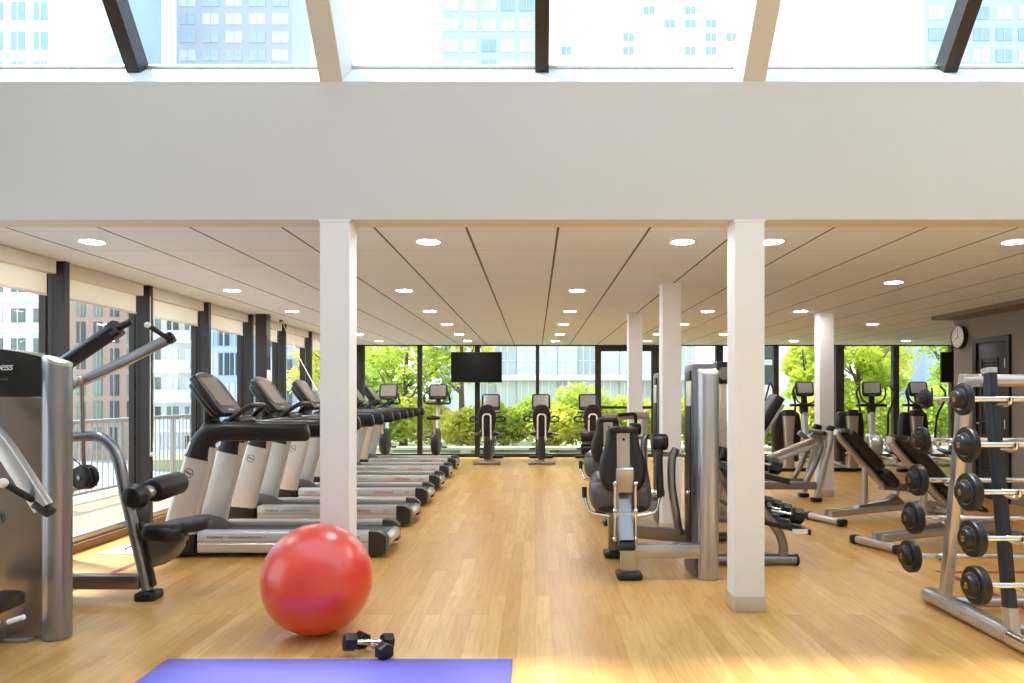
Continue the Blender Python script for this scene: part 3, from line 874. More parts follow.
# seat in front of the tower
MB().cushion((-2.86, 3.52, .315), (.46, .34, .085), (0, -.05, 0), .4).build('seat', 'vinyl', t)
MB().bar([(-2.9, 3.52, .275), (-2.98, 3.54, .03)], .07, .09, (0, 1, 0)).build('seat_post', 'gun', t)
MB().bar([(-3.0, 3.2, .035), (-3.0, 3.95, .035)], .10, .06, (0, 0, 1), .012).build('base_beam', 'gun', t)
h_ = MB().tube([(-2.80, 3.46, .27), (-2.68, 3.42, .26), (-2.60, 3.41, .275)], .010, 10, .03).build('seat_lever', 'gun', t)
MB().cyl(P(8, 622, 3.42), P(24, 617, 3.42), .013, 14).build('lever_grip', 'plug', h_)
set_origin()

# ================================================================== PRESS / PULLDOWN MACHINE behind it
Y0 = 4.74
t = world_thing('pulldown_machine', 'silver and black press machine with raised arms and roller pads behind the weight tower', 'weight machine', (-3.0, 4.9, 0))
MB().bx(-3.86, -3.50, 4.62, 5.0, .01, 1.545, .05, 4).build('tower', 'shroud', t)
MB().bx(-3.52, P(142, 582, Y0).x, Y0 - .045, Y0 + .045, .072, .165, .012).build('base_beam', 'shroud', t)
fp = [P(66, 437, Y0), P(72, 437, Y0), P(96, 436.5, Y0), P(110, 444, Y0), P(119, 462, Y0), P(126, 496, Y0), P(148, 590, Y0)]
fp[0].x = -3.55
MB().bar(smooth_path(fp, 6), .07, .068, (0, 0, 1), .028).build('main_frame', 'tower_col', t)
MB().box(P(149, 595, Y0), (.135, .15, .062), None, .02, 3).build('foot', 'rubber', t)
q0, q1 = P(141, 522, Y0), P(154, 586, Y0)
MB().bar([q0, q1], .05, .018, (1, 0, 0), .004).build('height_rail', 'black', t)
# quarter round fin plate
c0 = P(138, 540, Y0)
out = [(0, 0), (.325, .025), (.315, -.045), (.27, -.105), (.19, -.16), (.10, -.185), (.045, -.18)]
MB().prism(out, c0, (1, 0, 0), (0, 0, 1), .024, .004).build('fin_plate', 'gun', t)
# seat: round end cushion and a long pad running away
MB().cushion(P(163, 532, Y0), (.25, .19, .11), (0, .1, 0), .55).build('seat_cushion', 'vinyl', t)
MB().cushion((P(186, 525, 4.95)), (.33, .34, .085), (0, -.12, .35), .45).build('seat', 'vinyl', t)
MB().bar([P(170, 545, Y0 + .03), P(186, 536, 4.9)], .05, .05).build('seat_bracket', 'gun', t)
# roller pads on one axle
ax0, ax1 = P(131, 498, 4.56), P(180, 482, 5.05)
ax_ = MB().cyl(ax0, ax1, .022, 16).build('pad_axle', 'chrome', t)
dd = (ax1 - ax0).normalized()
MB().cyl(ax0 - dd * .02, ax0 + dd * .12, .083, 32, .06).build('roller_pad', 'vinyl', t)
MB().cyl(ax0 + dd * .20, ax0 + dd * .50, .082, 32, .03).build('roller_pad', 'vinyl', t)
MB().cyl(ax0 + dd * .125, ax0 + dd * .19, .045, 24).build('collar', 'steel', t)
MB().bar([P(136, 500, Y0 + .04), P(141, 507, Y0)], .05, .05).build('pad_bracket', 'gun', t)
# raised press arms
a0, a1 = P(60, 391, 4.72), P(170, 338, 4.72)
MB().bar([V((-3.55, 4.75, a0.z - .14)), a0, P(120, 364, 4.72), a1], .05, .062, (0, 0, 1), .008, .08).build('press_arm', 'tower_col', t)
MB().box(a1, (.05, .058, .07), (0, -.5, 0), .008).build('arm_end_cap', 'black', t)
g = MB().cyl(P(168, 338.5, 4.66), P(150, 326.5, 4.55), .0165, 16).build('grip', 'rubber', t)
MB().ball(P(147.5, 325, 4.54), .020, 16, 10).build('grip_knob', 'plug', g)
b0, b1 = P(60, 367, 5.25), P(116, 329, 5.25)
MB().bar([V((-3.6, 4.95, b0.z - .1)), b0, b1], .085, .105, (0, 0, 1), .02, .05).build('press_arm', 'bluegun', t)
e_ = (b1 - b0).normalized()
MB().bar([b1 - e_ * .04, b1 + e_ * .025], .092, .118, (0, 0, 1), .02).build('arm_end_cap', 'black', t)
MB().cyl(b1, P(131, 321.5, 5.25), .026, 16).build('grip', 'rubber', t)
# link rod and counterweights
l0, l1 = P(81.5, 380, 4.70), P(84, 478, 4.76)
MB().tube([l0, l1], .0125, 10).build('link_rod', 'gun', t)
MB().ball(l0 + V((0, -.02, 0)), .026, 16, 10).build('pivot_bolt', 'warm_steel', t)
wc = P(87, 477, 4.78)
wa = V((-.30, -1, 0)).normalized()
MB().cyl(wc - wa * .03, wc + wa * .015, .084, 32, .012).build('counterweight', 'rubber', t)
MB().cyl(wc + wa * .02, wc + wa * .06, .082, 32, .012).build('counterweight', 'rubber', t)
MB().cyl(wc + wa * .061, wc + wa * .068, .018, 16).build('weight_hub', 'gun', t)
MB().bar([V((-3.55, 4.8, .60)), P(80, 486, 4.8), wc], .04, .05).build('lever', 'warm_steel', t)
MB().tube([P(60, 447, 4.82), P(84, 468, 4.8)], .004, 6).build('cable', 'rubber', t)
set_origin()

# ================================================================== TREADMILLS
def make_treadmill(label):
    t = thing('treadmill', label, 'treadmill', (0, 0, 0), 0, 'treadmills in the row along the left windows')
    MB().bx(-.92, .98, -.265, .265, .03, .145, .02).build('base', 'black', t)
    MB().bx(-.58, 1.01, -.20, .20, .15, .185, .01).build('running_belt', 'belt', t)
    for s in (-1, 1):
        y = s * .265
        # stepped silver side rail, one profile with a groove
        prof = [(-.065, .050), (-.058, .045), (.050, .045), (.062, .058), (.064, .118), (.055, .128), (.055, .138), (.064, .146), (.062, .205), (.048, .222), (-.05, .222), (-.062, .210)]
        r = MB().loft([[V((x, y + s * p[0], p[1])) for p in prof] for x in (-.54, .90)]).build('side_rail', 'cream', t)
        if s == -1:
            text('lettering', 'LifeFitness', .058, (.38, -.3296, .176), (1, 0, 0), (0, 0, 1), 'red_print', r, .0006, .3)
            text('model_lettering', '95Ti', .034, (.765, -.3296, .174), (1, 0, 0), (0, 0, 1), 'grey_print', r, .0006, .2)
            text('slogan_lettering', 'FlexDeck', .032, (-.46, -.3296, .178), (1, 0, 0), (0, 0, 1), 'black', r, .0006, .1, spacing=1.1)
            text('slogan_lettering', 'SHOCK ABSORPTION SYSTEM', .021, (-.28, -.3296, .177), (1, 0, 0), (0, 0, 1), 'grey_print', r, .0006, .1)
        ec = [(-.075, .03), (.066, .03), (.070, .12), (.066, .225), (-.05, .228), (-.075, .17)]
        MB().loft([[V((.90, y + s * p[0], p[1])) for p in ec], [V((.99, y + s * p[0], p[1] * .97 + .003)) for p in ec], [V((1.045, y + s * p[0] * .86, p[1] * .72 + .02)) for p in ec]]).build('end_cap', 'hood', t)
        # slanted upright
        up = smooth_path([(-.72, y + s * .03, .10), (-.67, y + s * .035, .35), (-.57, y + s * .035, .70), (-.505, y + s * .035, .955)], 4)
        u = MB().sweep(up, rrect(.085, .27, .04, 5), up=(1, 0, 0), scale=[(1.0, 1.05 - .18 * i / 12) for i in range(13)]).build('upright', 'cream', t)
        em = V((-.605, y + s * .0785, .72)); n_ = (0, s, 0)
        MB().lathe([(.040, -.004), (.040, .002), (.034, .002), (.034, -.004)], em, n_, 28).build('emblem', 'grey_print', u)
        MB().box(em + V((0, 0, 0)), (.052, .004, .012), (0, .6, 0)).build('emblem', 'grey_print', u)
        MB().box((-.715, y + s * .03, .135), (.30, .105, .18), (0, .1, 0), .03, 3).build('upright_foot', 'black', t)
        hp = smooth_path([(-.538, y + s * .035, .84), (-.51, y + s * .035, .95), (-.455, y + s * .035, 1.03), (-.34, y + s * .03, 1.065), (-.12, y + s * .02, 1.065), (.1, y + s * .01, 1.06), (.34, y, 1.06)], 5) + [V((.355, y, 1.061)), V((.368, y, 1.062)), V((.377, y, 1.063)), V((.381, y, 1.064))]
        m_ = len(hp)
        MB().sweep(hp, rrect(.11, .158, .055, 5), up=(1, 0, 0), scale=[(1.0, 1.6 - .6 * min(1, i / 13)) if i < m_ - 4 else ((.97, .96), (.88, .86), (.68, .64), (.3, .28))[i - m_ + 4] for i in range(m_)]).build('handrail', 'black', t)
    # motor hood: rounded hump
    hr = []
    for x, h, w in ((-.96, .06, .25), (-.95, .15, .285), (-.90, .235, .31), (-.80, .275, .315), (-.70, .285, .315), (-.59, .262, .305), (-.49, .215, .28), (-.43, .185, .24)):
        o = []
        for k in range(17):
            a = PI * k / 16
            o.append(V((x, w * math.copysign(abs(math.cos(a)) ** .35, math.cos(a)), .03 + (h - .03) * math.sin(a) ** .45)))
        hr.append(o)
    MB().loft(hr).build('motor_hood', 'hood', t)
    MB().cyl((1.015, -.20, .125), (1.015, .20, .125), .052, 24, .008).build('rear_roller', 'steel', t)
    # cross beam, console
    MB().sweep(smooth_path([(-.49, -.27, 1.0), (-.53, -.15, 1.07), (-.54, 0, 1.09), (-.53, .15, 1.07), (-.49, .27, 1.0)], 4), rrect(.12, .12, .04), up=(0, 0, 1)).build('cross_beam', 'hood', t)
    n_ = V((.80, 0, .60)).normalized(); vv = V((-.60, 0, .80)).normalized(); uu = V((0, 1, 0))
    cc = V((-.53, 0, 1.375))
    ol = []
    for x, y_ in ((-.20, -.225), (.20, -.225), (.245, -.10), (.250, .10), (.225, .185)): ol.append((x, y_))
    for k in range(1, 8): ol.append((.225 - .45 * k / 8, .185 + .05 * math.sin(PI * k / 8) ** .7))
    for x, y_ in ((-.225, .185), (-.250, .10), (-.245, -.10)): ol.append((x, y_))
    con = MB().prism(ol, cc, uu, vv, .06, .018, 3).build('console', 'black', t)
    MB().prism(rrect(.30, .30, .01), cc + n_ * .031 + vv * .015, uu, vv, .004).build('screen', 'screen', con)
    for s in (-1, 1): MB().prism(rrect(.045, .24, .008), cc + n_ * .031 + vv * .03 + uu * (s * .19), uu, vv, .004).build('side_buttons', 'padgrey', con)
    text('lettering', 'LifeFitness', .028, cc + n_ * .0315 - vv * .182, uu, vv, 'white_print', con, .0005, .2, 'CENTER')
    bs = [(x * .8, y_ * .86) for x, y_ in ol]
    MB().prism(bs, cc - n_ * .055, uu, vv, .07, .03, 3).build('console_back', 'black', t)
    MB().bar([cc - n_ * .06 - vv * .02, V((-.57, 0, 1.08))], .20, .07, (1, 0, 0), .02).build('console_neck', 'black', t)
    vv2 = V((-.35, 0, .94)).normalized()
    MB().box((-.33, 0, 1.145), (.16, .34, .07), (0, -.25, 0), .025, 3).build('control_panel', 'hood', t)
    for s in (-1, 1):
        MB().cyl((-.31, s * .20, 1.07), (-.31, s * .20, 1.15), .05, 20).build('cup_holder', 'black', t)
    MB().tube(smooth_path([(-.37, -.23, 1.10), (-.27, -.21, 1.20), (-.17, -.15, 1.275), (-.155, 0, 1.285), (-.17, .15, 1.275), (-.27, .21, 1.20), (-.37, .23, 1.10)], 6), .023, 12).build('grab_bar', 'black', t)
    return t
tl = ['silver and black treadmill nearest the red ball, first of the row', 'second treadmill of the row counting from the red ball',
      'third treadmill of the row counting from the red ball', 'fourth treadmill of the row counting from the red ball',
      'fifth treadmill of the row, next to the one by the upright bikes', 'last treadmill of the row, beside the upright bikes']
tm = None
for i in range(6):
    loc = (-2.30 - .038 * i, 6.24 + 1.375 * i, 0)
    if tm is None: tm = make_treadmill(tl[0]); tm.location = loc
    else: dup(tm, loc, 0, tl[i])

# ================================================================== UPRIGHT BIKES (console towards the window)
def console_unit(t, c, tilt, w=.40, h=.34, handles=True):
    """screen facing -y, tilted back"""
    c = V(c); vv = V((0, math.sin(tilt), math.cos(tilt))); uu = V((1, 0, 0)); n_ = uu.cross(vv)
    con = MB().prism(rrect(w, h, .06, 5), c, uu, vv, .07, .02, 3).build('console', 'black', t)
    MB().prism(rrect(w * .80, h * .70, .02, 3), c + n_ * .0355 + vv * .02, uu, vv, .004).build('screen', 'screen', con)
    MB().prism(rrect(w * .35, .02, .008, 3), c + n_ * .0355 - vv * (h * .42), uu, vv, .004).build('button_strip', 'padgrey', con)
    return con
def make_upright(label):
    t = thing('upright_bike', label, 'exercise bike', (0, 0, 0), 0, 'upright bikes by the back windows')
    for y in (-.52, .52):
        MB().bar([(-.28, y, .03), (.28, y, .03)], .06, .055, (0, 0, 1), .02).build('foot_bar', 'black', t)
    MB().bar([(0, -.52, .06), (0, .52, .06)], .09, .06, (0, 0, 1), .02).build('base_beam', 'gun', t)
    MB().prism(ellipse(.62, .58, 28), (0, .12, .40), (0, 1, 0), (0, 0, 1), .15, .045, 4).build('drive_housing', 'hood', t)
    MB().lathe([(.20, 0), (.22, .006), (.18, .014), (.02, .016)], (-.078, .12, .40), (-1, 0, 0), 32).build('side_disc', 'cream', t)
    MB().bar([(0, -.10, .55), (0, -.24, .88)], .05, .06, (0, 1, 0), .02).build('seat_post', 'steel', t)
    MB().prism([(-.13, -.13), (-.06, -.15), (.06, -.15), (.13, -.13), (.14, -.05), (.09, .03), (.04, .16), (-.04, .16), (-.09, .03), (-.14, -.05)], (0, -.24, .91), (1, 0, 0), (0, 1, 0), .075, .03, 3).build('saddle', 'vinyl', t)
    MB().bar([(0, .30, .6), (0, .50, 1.20)], .08, .10, (0, 1, 0), .03).build('mast', 'cream', t)
    for s in (-1, 1):
        cr = MB().bar([(s * .09, .12, .40), (s * .10, .12 + s * .12, .40 - s * .11)], .03, .02).build('crank', 'gun', t)
        MB().box((s * .16, .12 + s * .12, .39 - s * .11), (.10, .10, .03), None, .01).build('pedal', 'black', cr)
    MB().tube(smooth_path([(-.06, .46, 1.18), (-.22, .44, 1.20), (-.27, .30, 1.22), (-.26, .20, 1.36), (-.20, .33, 1.46)], 5), .019, 10).build('handlebar', 'black', t)
    MB().tube(smooth_path([(.06, .46, 1.18), (.22, .44, 1.20), (.27, .30, 1.22), (.26, .20, 1.36), (.20, .33, 1.46)], 5), .019, 10).build('handlebar', 'black', t)
    MB().bx(-.24, .24, .34, .52, 1.17, 1.22, .02).build('tray', 'black', t)
    MB().bar([(0, .50, 1.18), (0, .52, 1.42)], .10, .06, (0, 1, 0), .02).build('console_neck', 'black', t)
    console_unit(t, (0, .46, 1.44), .28)
    return t
ub = make_upright('upright exercise bike beside the television, grey screen toward the room')
ub.location = ((437 - CX) * 14.8 / F, 14.55, 0)
dup(ub, ((387 - CX) * 14.9 / F, 14.6, 0), 0, 'upright exercise bike behind the last treadmill, next to the window corner')

# ================================================================== RECUMBENT BIKES (seat backs towards the room)
def make_recumbent(label):
    t = thing('recumbent_bike', label, 'exercise bike', (0, 0, 0), 0, 'recumbent bikes facing the back windows')
    MB().bar([(-.27, -.62, .032), (.27, -.62, .032)], .085, .06, (0, 0, 1), .02).build('foot_bar', 'gun', t)
    MB().bar([(-.26, .78, .032), (.26, .78, .032)], .085, .06, (0, 0, 1), .02).build('foot_bar', 'black', t)
    MB().bar([(0, -.62, .07), (0, .78, .07)], .10, .06, (0, 0, 1), .02).build('base_beam', 'gun', t)
    MB().loft([[V((x * k, -.52 + y * .8, z)) for x, y in rrect(.13, .24, .05)] for z, k in ((.06, .7), (.14, 1.15), (.30, 1.25), (.45, .95), (.56, .75))]).build('seat_pedestal', 'hood', t)
    MB().cushion((0, -.42, .60), (.44, .40, .085), None, .45).build('seat', 'vinyl', t)
    MB().bar([(-.34, -.45, .60), (.34, -.45, .60)], .05, .04, (0, 0, 1), .01).build('seat_rail', 'gun', t)
    bk = [(-.10, -.29), (.10, -.29), (.155, -.16), (.18, .0), (.165, .13), (.115, .24), (.05, .275), (-.05, .275), (-.115, .24), (-.165, .13), (-.18, .0), (-.155, -.16)]
    o2 = [(p.x, p.y) for p in smooth_path([V((x, y, 0)) for x, y in bk + bk[:1]], 3)[:-1]]
    MB().prism(o2, (0, -.64, .915), (1, 0, 0), V((0, -.12, 1)), .075, .03, 3).build('backrest', 'vinyl', t)
    fr = fillet([(-.078, -.68, .50), (-.078, -.72, 1.0), (.078, -.72, 1.0), (.078, -.68, .50)], .09, 8)
    MB().tube(fr, .016, 10).build('back_frame', 'plug', t)
    for s in (-1, 1):
        MB().tube(smooth_path([(s * .15, -.60, .92), (s * .26, -.54, .95), (s * .34, -.48, .92), (s * .33, -.46, .86), (s * .24, -.52, .84), (s * .15, -.60, .85)], 5), .017, 10).build('side_handle', 'black', t)
    MB().loft([[V((x, y, z0 + z)) for x, z in rrect(w, h, .06, 4)] for y, w, h, z0 in ((.18, .10, .25, .28), (.34, .16, .46, .34), (.56, .17, .50, .36), (.76, .12, .34, .30))]).build('drive_housing', 'hood', t)
    for s in (-1, 1):
        cr = MB().bar([(s * .10, .45, .36), (s * .12, .45 + s * .10, .36 + s * .12)], .03, .02).build('crank', 'gun', t)
        MB().box((s * .19, .45 + s * .10, .36 + s * .12), (.13, .10, .04), None, .012).build('pedal', 'black', cr)
    MB().bar([(0, .62, .5), (0, .70, 1.18)], .09, .09, (0, 1, 0), .03).build('mast', 'cream', t)
    console_unit(t, (0, .62, 1.22), .25, .40, .36)
    MB().tube(smooth_path([(-.06, .60, 1.0), (-.20, .50, 1.0), (-.22, .36, 1.02)], 5), .016, 8).build('handlebar', 'black', t)
    MB().tube(smooth_path([(.06, .60, 1.0), (.20, .50, 1.0), (.22, .36, 1.02)], 5), .016, 8).build('handlebar', 'black', t)
    return t
rb = make_recumbent('recumbent exercise bike under the television, leftmost of the three')
rb.location = ((487.5 - CX) * 14 / F, 14.5, 0)
dup(rb, ((541.5 - CX) * 14 / F, 14.5, 0), 0, 'recumbent exercise bike in the middle of the three, standing alone in the aisle')
dup(rb, ((592 - CX) * 14 / F, 14.5, 0), 0, 'recumbent exercise bike partly hidden by the leg machines')
# ================================================================== LEG MACHINES beside the pillars
def make_leg_machine(label):
    t = world_thing('leg_machine', label, 'weight machine', (1.0, 5.4, 0), 'seated leg machines in the middle of the floor')
    # weight tower
    MB().loft([[V((1.287 + x, 5.49 + y, z)) for x, y in rrect(.175, .42, .06, 5)] for z in (.005, 1.48, 1.575)] + [[V((1.287 + x * .9, 5.49 + y * .95, 1.61)) for x, y in rrect(.175, .42, .06, 5)]]).build('tower', 'slate', t)
    MB().bx(1.194, 1.201, 5.42, 5.58, .1, 1.30).build('stack_slot', 'black', t)
    MB().bx(1.189, 1.201, 5.40, 5.54, 1.29, 1.48, .004).build('instruction_plate', 'plug', t)
    MB().bx(1.189, 1.201, 5.40, 5.54, 1.49, 1.56, .004).build('head_plate', 'black', t)
    cp = rrect(.155, .12, .055, 6)
    MB().loft([[V((1.296 + x, 5.265 + y, .004)) for x, y in cp], [V((1.296 + x, 5.265 + y, 1.545 + .35 * y)) for x, y in cp]]).build('column', 'shroud_cool', t)
    MB().loft([[V((1.296 + x * k, 5.265 + y * k, 1.5455 + dz + .35 * y)) for x, y in cp] for dz, k in ((0, 1.0), (.012, .99), (.02, .86))]).build('column_cap', 'cream', t)
    MB().cyl((1.20, 5.44, .62), (1.17, 5.44, .62), .016, 14).build('selector_pin', 'chrome', t)
    # floor frame
    MB().bx(.655, 1.235, 5.22, 5.31, .155, .265, .014).build('base_beam', 'shroud_cool', t)
    MB().bx(.64, .765, 5.215, 5.315, .05, .42, .02).build('seat_post', 'shroud_cool', t)
    MB().box((.703, 5.265, .03), (.19, .17, .055), None, .022, 3).build('foot', 'rubber', t)
    MB().bar([(.67, 5.97, .235), (1.24, 5.64, .245)], .085, .105, (0, 0, 1), .014).build('rear_beam', 'gun', t)
    MB().bx(.62, .72, 5.92, 6.03, .05, .60, .02).build('rear_post', 'gun', t)
    MB().box((.67, 5.975, .03), (.17, .17, .055), None, .022, 3).build('foot', 'rubber', t)
    # adjuster strut poking at the camera
    MB().bar([(.668, 5.36, .66), (.668, 5.12, .30)], .115, .10, (0, 0, 1), .02).build('strut', 'gun', t)
    MB().box((.668, 5.107, .285), (.122, .05, .085), (math.radians(-35), 0, 0), .02, 3).build('strut_cap', 'black', t)
    MB().box((.668, 5.235, .745), (.135, .075, .20), (.25, 0, 0), .02, 3).build('back_bracket', 'shroud_cool', t)
    for s in (-1, 1):
        r_ = MB().tube([(.668 + s * .076, 5.20, .72), (.668 + s * .076, 5.20, .30)], .011, 10).build('guide_rod', 'chrome', t)
        for z in (.72, .52, .31): MB().ball((.668 + s * .076, 5.195, z), .019, 14, 8).build('bolt', 'chrome', r_)
    MB().bx(.585, .75, 5.19, 5.26, .46, .51, .01).build('cross_plate', 'cream', t)
    # seat shell and pad
    MB().cushion((.67, 5.56, .60), (.48, .46, .26), (.12, 0, 0), .55, 28, 16).build('seat_shell', 'padgrey', t)
    MB().cushion((.67, 5.62, .64), (.45, .44, .22), (.12, 0, 0), .5, 28, 14).build('seat', 'vinyl', t)
    MB().cushion((.67, 5.50, .508), (.40, .34, .075), None, .5).build('seat_base', 'black', t)
    # backrest: two dark pads and a pale spine
    prof = [(.0, -.245), (.09, -.242), (.145, -.20), (.172, -.13), (.178, -.06), (.165, .02), (.138, .09), (.124, .16), (.118, .215), (.105, .243), (.06, .252), (0, .253)]
    full = [(x, z) for x, z in prof] + [(-x, z) for x, z in reversed(prof[1:-1])]
    full = [(p.x, p.y) for p in smooth_path([V((x, y, 0)) for x, y in full + full[:1]], 3)[:-1]]
    MB().prism(full, (.668, 5.38, .875), (1, 0, 0), V((0, .10, 1)), .13, .05, 4).build('backrest', 'vinyl', t)
    sp = MB().bar([(.668, 5.29, .70), (.668, 5.315, .95), (.668, 5.325, 1.085)], .098, .03, (0, -1, 0), .008).build('backrest_spine', 'warm_steel', t)
    MB().cyl((.668, 5.30, 1.04), (.668, 5.292, 1.04), .011, 14).build('lock_hole', 'black', sp)
    MB().cushion((.668, 5.36, 1.11), (.22, .13, .05), None, .5).build('headrest_cap', 'black', t)
    for s in (-1, 1):
        hp = [(.668 + s * .287, 5.415, .66), (.668 + s * .29, 5.40, .60), (.668 + s * .255, 5.36, .475), (.668 + s * .10, 5.34, .455)]
        h_ = MB().tube(hp, .013, 10, .05).build('side_handle', 'chrome', t)
        MB().tube([(.668 + s * .288, 5.415, .665), (.668 + s * .287, 5.395, .585)], .019, 12).build('grip', 'rubber', h_)
    # knee pad lever
    MB().cyl((.93, 5.62, 1.0), (1.06, 5.62, 1.0), .066, 28, .02).build('roller_pad', 'vinyl', t)
    MB().bar(smooth_path([(1.0, 5.63, .98), (.985, 5.60, .88), (.985, 5.57, .70), (.99, 5.55, .58)], 5), .085, .06, (1, 0, 0), .025).build('lever_arm', 'hood', t)
    MB().tube([(1.0, 5.65, .90), (1.2, 5.60, .90)], .018, 12).build('lever_bar', 'gun', t)
    MB().cyl((.86, 5.55, .60), (1.02, 5.55, .60), .03, 18).build('lever_pivot', 'chrome', t)
    cam = smooth_path([(1.125, 5.62, .94), (1.09, 5.60, .86), (1.085, 5.58, .66), (1.115, 5.57, .45), (1.15, 5.60, .27)], 5)
    MB().bar(cam, .085, .06, (1, 0, 0), .02).build('cam_arm', 'gun', t)
    set_origin()
    return t
lm = make_leg_machine('seated leg machine with grey-spined black backrest, nearest the camera beside the white pillar')
dup(lm, (1.11, 7.55, 0), 0, 'seated leg machine directly behind the front one, its tower beside the second pillar')

# third machine farther back: frame with two stacked roller pads
Y3 = 8.98
t = world_thing('leg_extension_machine', 'frame machine with two stacked black roller pads behind the leg machines', 'weight machine', (1.0, Y3, 0))
MB().bar([(.92, Y3, .06), (.92, Y3, 1.12)], .07, .07, (0, 1, 0)).build('upright', 'steel', t)
MB().bar([(1.40, Y3, .06), (1.40, Y3, 1.12)], .07, .07, (0, 1, 0)).build('upright', 'steel', t)
MB().bar([(0.88, Y3 - .03, 1.10), (1.45, Y3 - .03, 1.115)], .07, .09, (0, 0, 1)).build('top_beam', 'warm_steel', t)
MB().tube([(1.05, Y3 - .1, 1.12), (1.27, Y3 - .1, 1.14), (1.28, Y3 - .05, .95)], .022, 10, .04).build('handle', 'black', t)
MB().bar([(.80, Y3, .045), (1.33, Y3, .045)], .09, .07, (0, 0, 1)).build('base_beam', 'steel', t)
MB().bar([(.86, Y3 - .3, .035), (.86, Y3 + .5, .035)], .09, .06, (0, 0, 1)).build('foot_bar', 'gun', t)
for z in (.85, .69):
    MB().cyl((.58, Y3 - .05, z), (.87, Y3 - .05, z), .066, 26, .015).build('roller_pad', 'vinyl', t)
MB().bar([(.88, Y3 - .03, .95), (.88, Y3 - .03, .62)], .04, .05).build('pad_arm', 'gun', t)
MB().bar(smooth_path([(.62, Y3 - .12, .96), (.66, Y3 - .12, 1.05), (.70, Y3 - .12, 1.09)], 4), .012, .012).build('pop_pin', 'black', t)
MB().cushion((.85, Y3 + .35, .50), (.40, .45, .09), None, .45).build('seat', 'vinyl', t)
MB().bar([(.85, Y3 + .3, .46), (.85, Y3 + .3, .05)], .07, .07, (0, 1, 0)).build('seat_post', 'steel', t)
set_origin()

# cable column seen in the slit between tower and pillar
t = world_thing('cable_column', 'dark pulley head on a bronze post between grey weight tower and white pillar', 'weight machine', (2.06, 7.75, 0))
MB().bx(2.03, 2.11, 7.72, 7.80, .05, 1.6, .01).build('post', 'warm_steel', t)
MB().bx(1.98, 2.22, 7.66, 7.86, 1.50, 1.74, .02).build('pulley_head', 'black', t)
MB().lathe([(.07, -.02), (.055, 0), (.07, .02)], (2.06, 7.65, 1.61), (0, 1, 0), 24).build('pulley', 'gun', t)
MB().bx(1.80, 2.40, 7.6, 7.9, .0, .06, .015).build('base_plate', 'gun', t)
MB().bx(1.98, 2.12, 7.55, 7.72, .42, .60, .02).build('carriage', 'black', t)
set_origin()

# ================================================================== DUMBBELL RACK behind the front right pillar
t = world_thing('dumbbell_rack', 'two-tier grey dumbbell rack behind the front right pillar', 'rack', (1.8, 6.1, 0))
for y in (5.68, 6.62):
    MB().tube([(1.40, y, .045), (2.10, y, .045)], .043, 16).build('foot_tube', 'gun', t)
    MB().cyl((2.10, y, .045), (2.125, y, .045), .046, 18).build('foot_cap', 'black', t)
    MB().bar(smooth_path([(2.0, y, .06), (2.005, y, .16), (1.96, y, .28), (1.84, y, .44), (1.72, y, .68), (1.66, y, .84)], 5), .06, .07, (1, 0, 0), .02).build('upright', 'gun', t)
def tier(x0, x1, z0, z1):
    tr = MB().loft([[V((x, y, z)) for x, z in ((x0, z0), (x1, z1), (x1, z1 - .045), (x0, z0 - .03))] for y in (5.60, 6.70)]).build('tray', 'black', t)
    if z0 < .5: MB().bx(x1 - .15, x1 - .03, 5.592, 5.6, z1 - .03, z1 + .008).build('weight_label', 'plug', tr)
tier(1.76, 2.20, .385, .300)
tier(1.56, 2.03, .80, .705)
set_origin()
yy = [5.75, 6.01, 6.26, 6.50]
sz = [.066, .064, .062, .060]
od = ['nearest', 'second', 'third', 'farthest']
for i in range(4):
    r_ = sz[i]
    dumbbell((1.875, yy[i], .374 + r_), (2.145, yy[i], .321 + r_), r_, .085, 'black hex dumbbell, %s on the lower tier of the rack' % od[i], 'dumbbells on the two-tier rack')
    dumbbell((1.70, yy[i], .782 + r_), (1.965, yy[i], .728 + r_), r_, .085, 'black hex dumbbell, %s on the upper tier of the rack' % od[i], 'dumbbells on the two-tier rack')

# ================================================================== PRESS with A-frame legs
Y5 = 9.05
t = world_thing('incline_press', 'silver press frame with a slanted beam and A-shaped legs before the far pillar', 'weight machine', (3.2, 9.2, 0))
for dy in (0, .42):
    MB().bar(smooth_path([P(831, 431, Y5) + V((0, dy, 0)), P(829, 446, Y5) + V((0, dy, 0)), P(823, 470, Y5) + V((0, dy, 0)), P(816, 499, Y5) + V((0, dy, 0))], 5), .075, .075, (0, 1, 0), .025).build('leg', 'steel', t)
    MB().box(V((P(816, 500, Y5).x, Y5 + dy, .03)), (.13, .11, .055), None, .02, 3).build('foot', 'rubber', t)
    MB().box(P(830.5, 430, Y5) + V((0, dy, .02)), (.10, .09, .07), (0, .3, 0), .02, 3).build('leg_cap', 'black', t)
    MB().bar(smooth_path([P(811, 434, Y5) + V((0, dy, 0)), P(821, 444, Y5) + V((0, dy, 0)), P(816, 462, Y5) + V((0, dy, 0)), P(806, 482, Y5) + V((0, dy, 0))], 5), .06, .065, (0, 1, 0), .02).build('strut', 'gun', t)
    MB().bar([V((P(742, 484, Y5).x, Y5 + dy, .21)), V((P(815, 484, Y5).x, Y5 + dy, .21))], .075, .10, (0, 0, 1), .015).build('base_beam', 'gun', t)
    MB().bar([V((P(748, 484, Y5).x, Y5 + dy, .02)), V((P(748, 484, Y5).x, Y5 + dy, .26))], .07, .07, (0, 1, 0)).build('rear_post', 'gun', t)
for k, (dz, m) in enumerate(((0, 'warm_steel'), (-.075, 'cream'))):
    MB().bar([P(740, 469, Y5 + .2) + V((0, 0, dz)), P(829, 433, Y5 + .2) + V((0, 0, dz))], .10, .06, (0, 0, 1), .015).build('guide_rail', m, t)
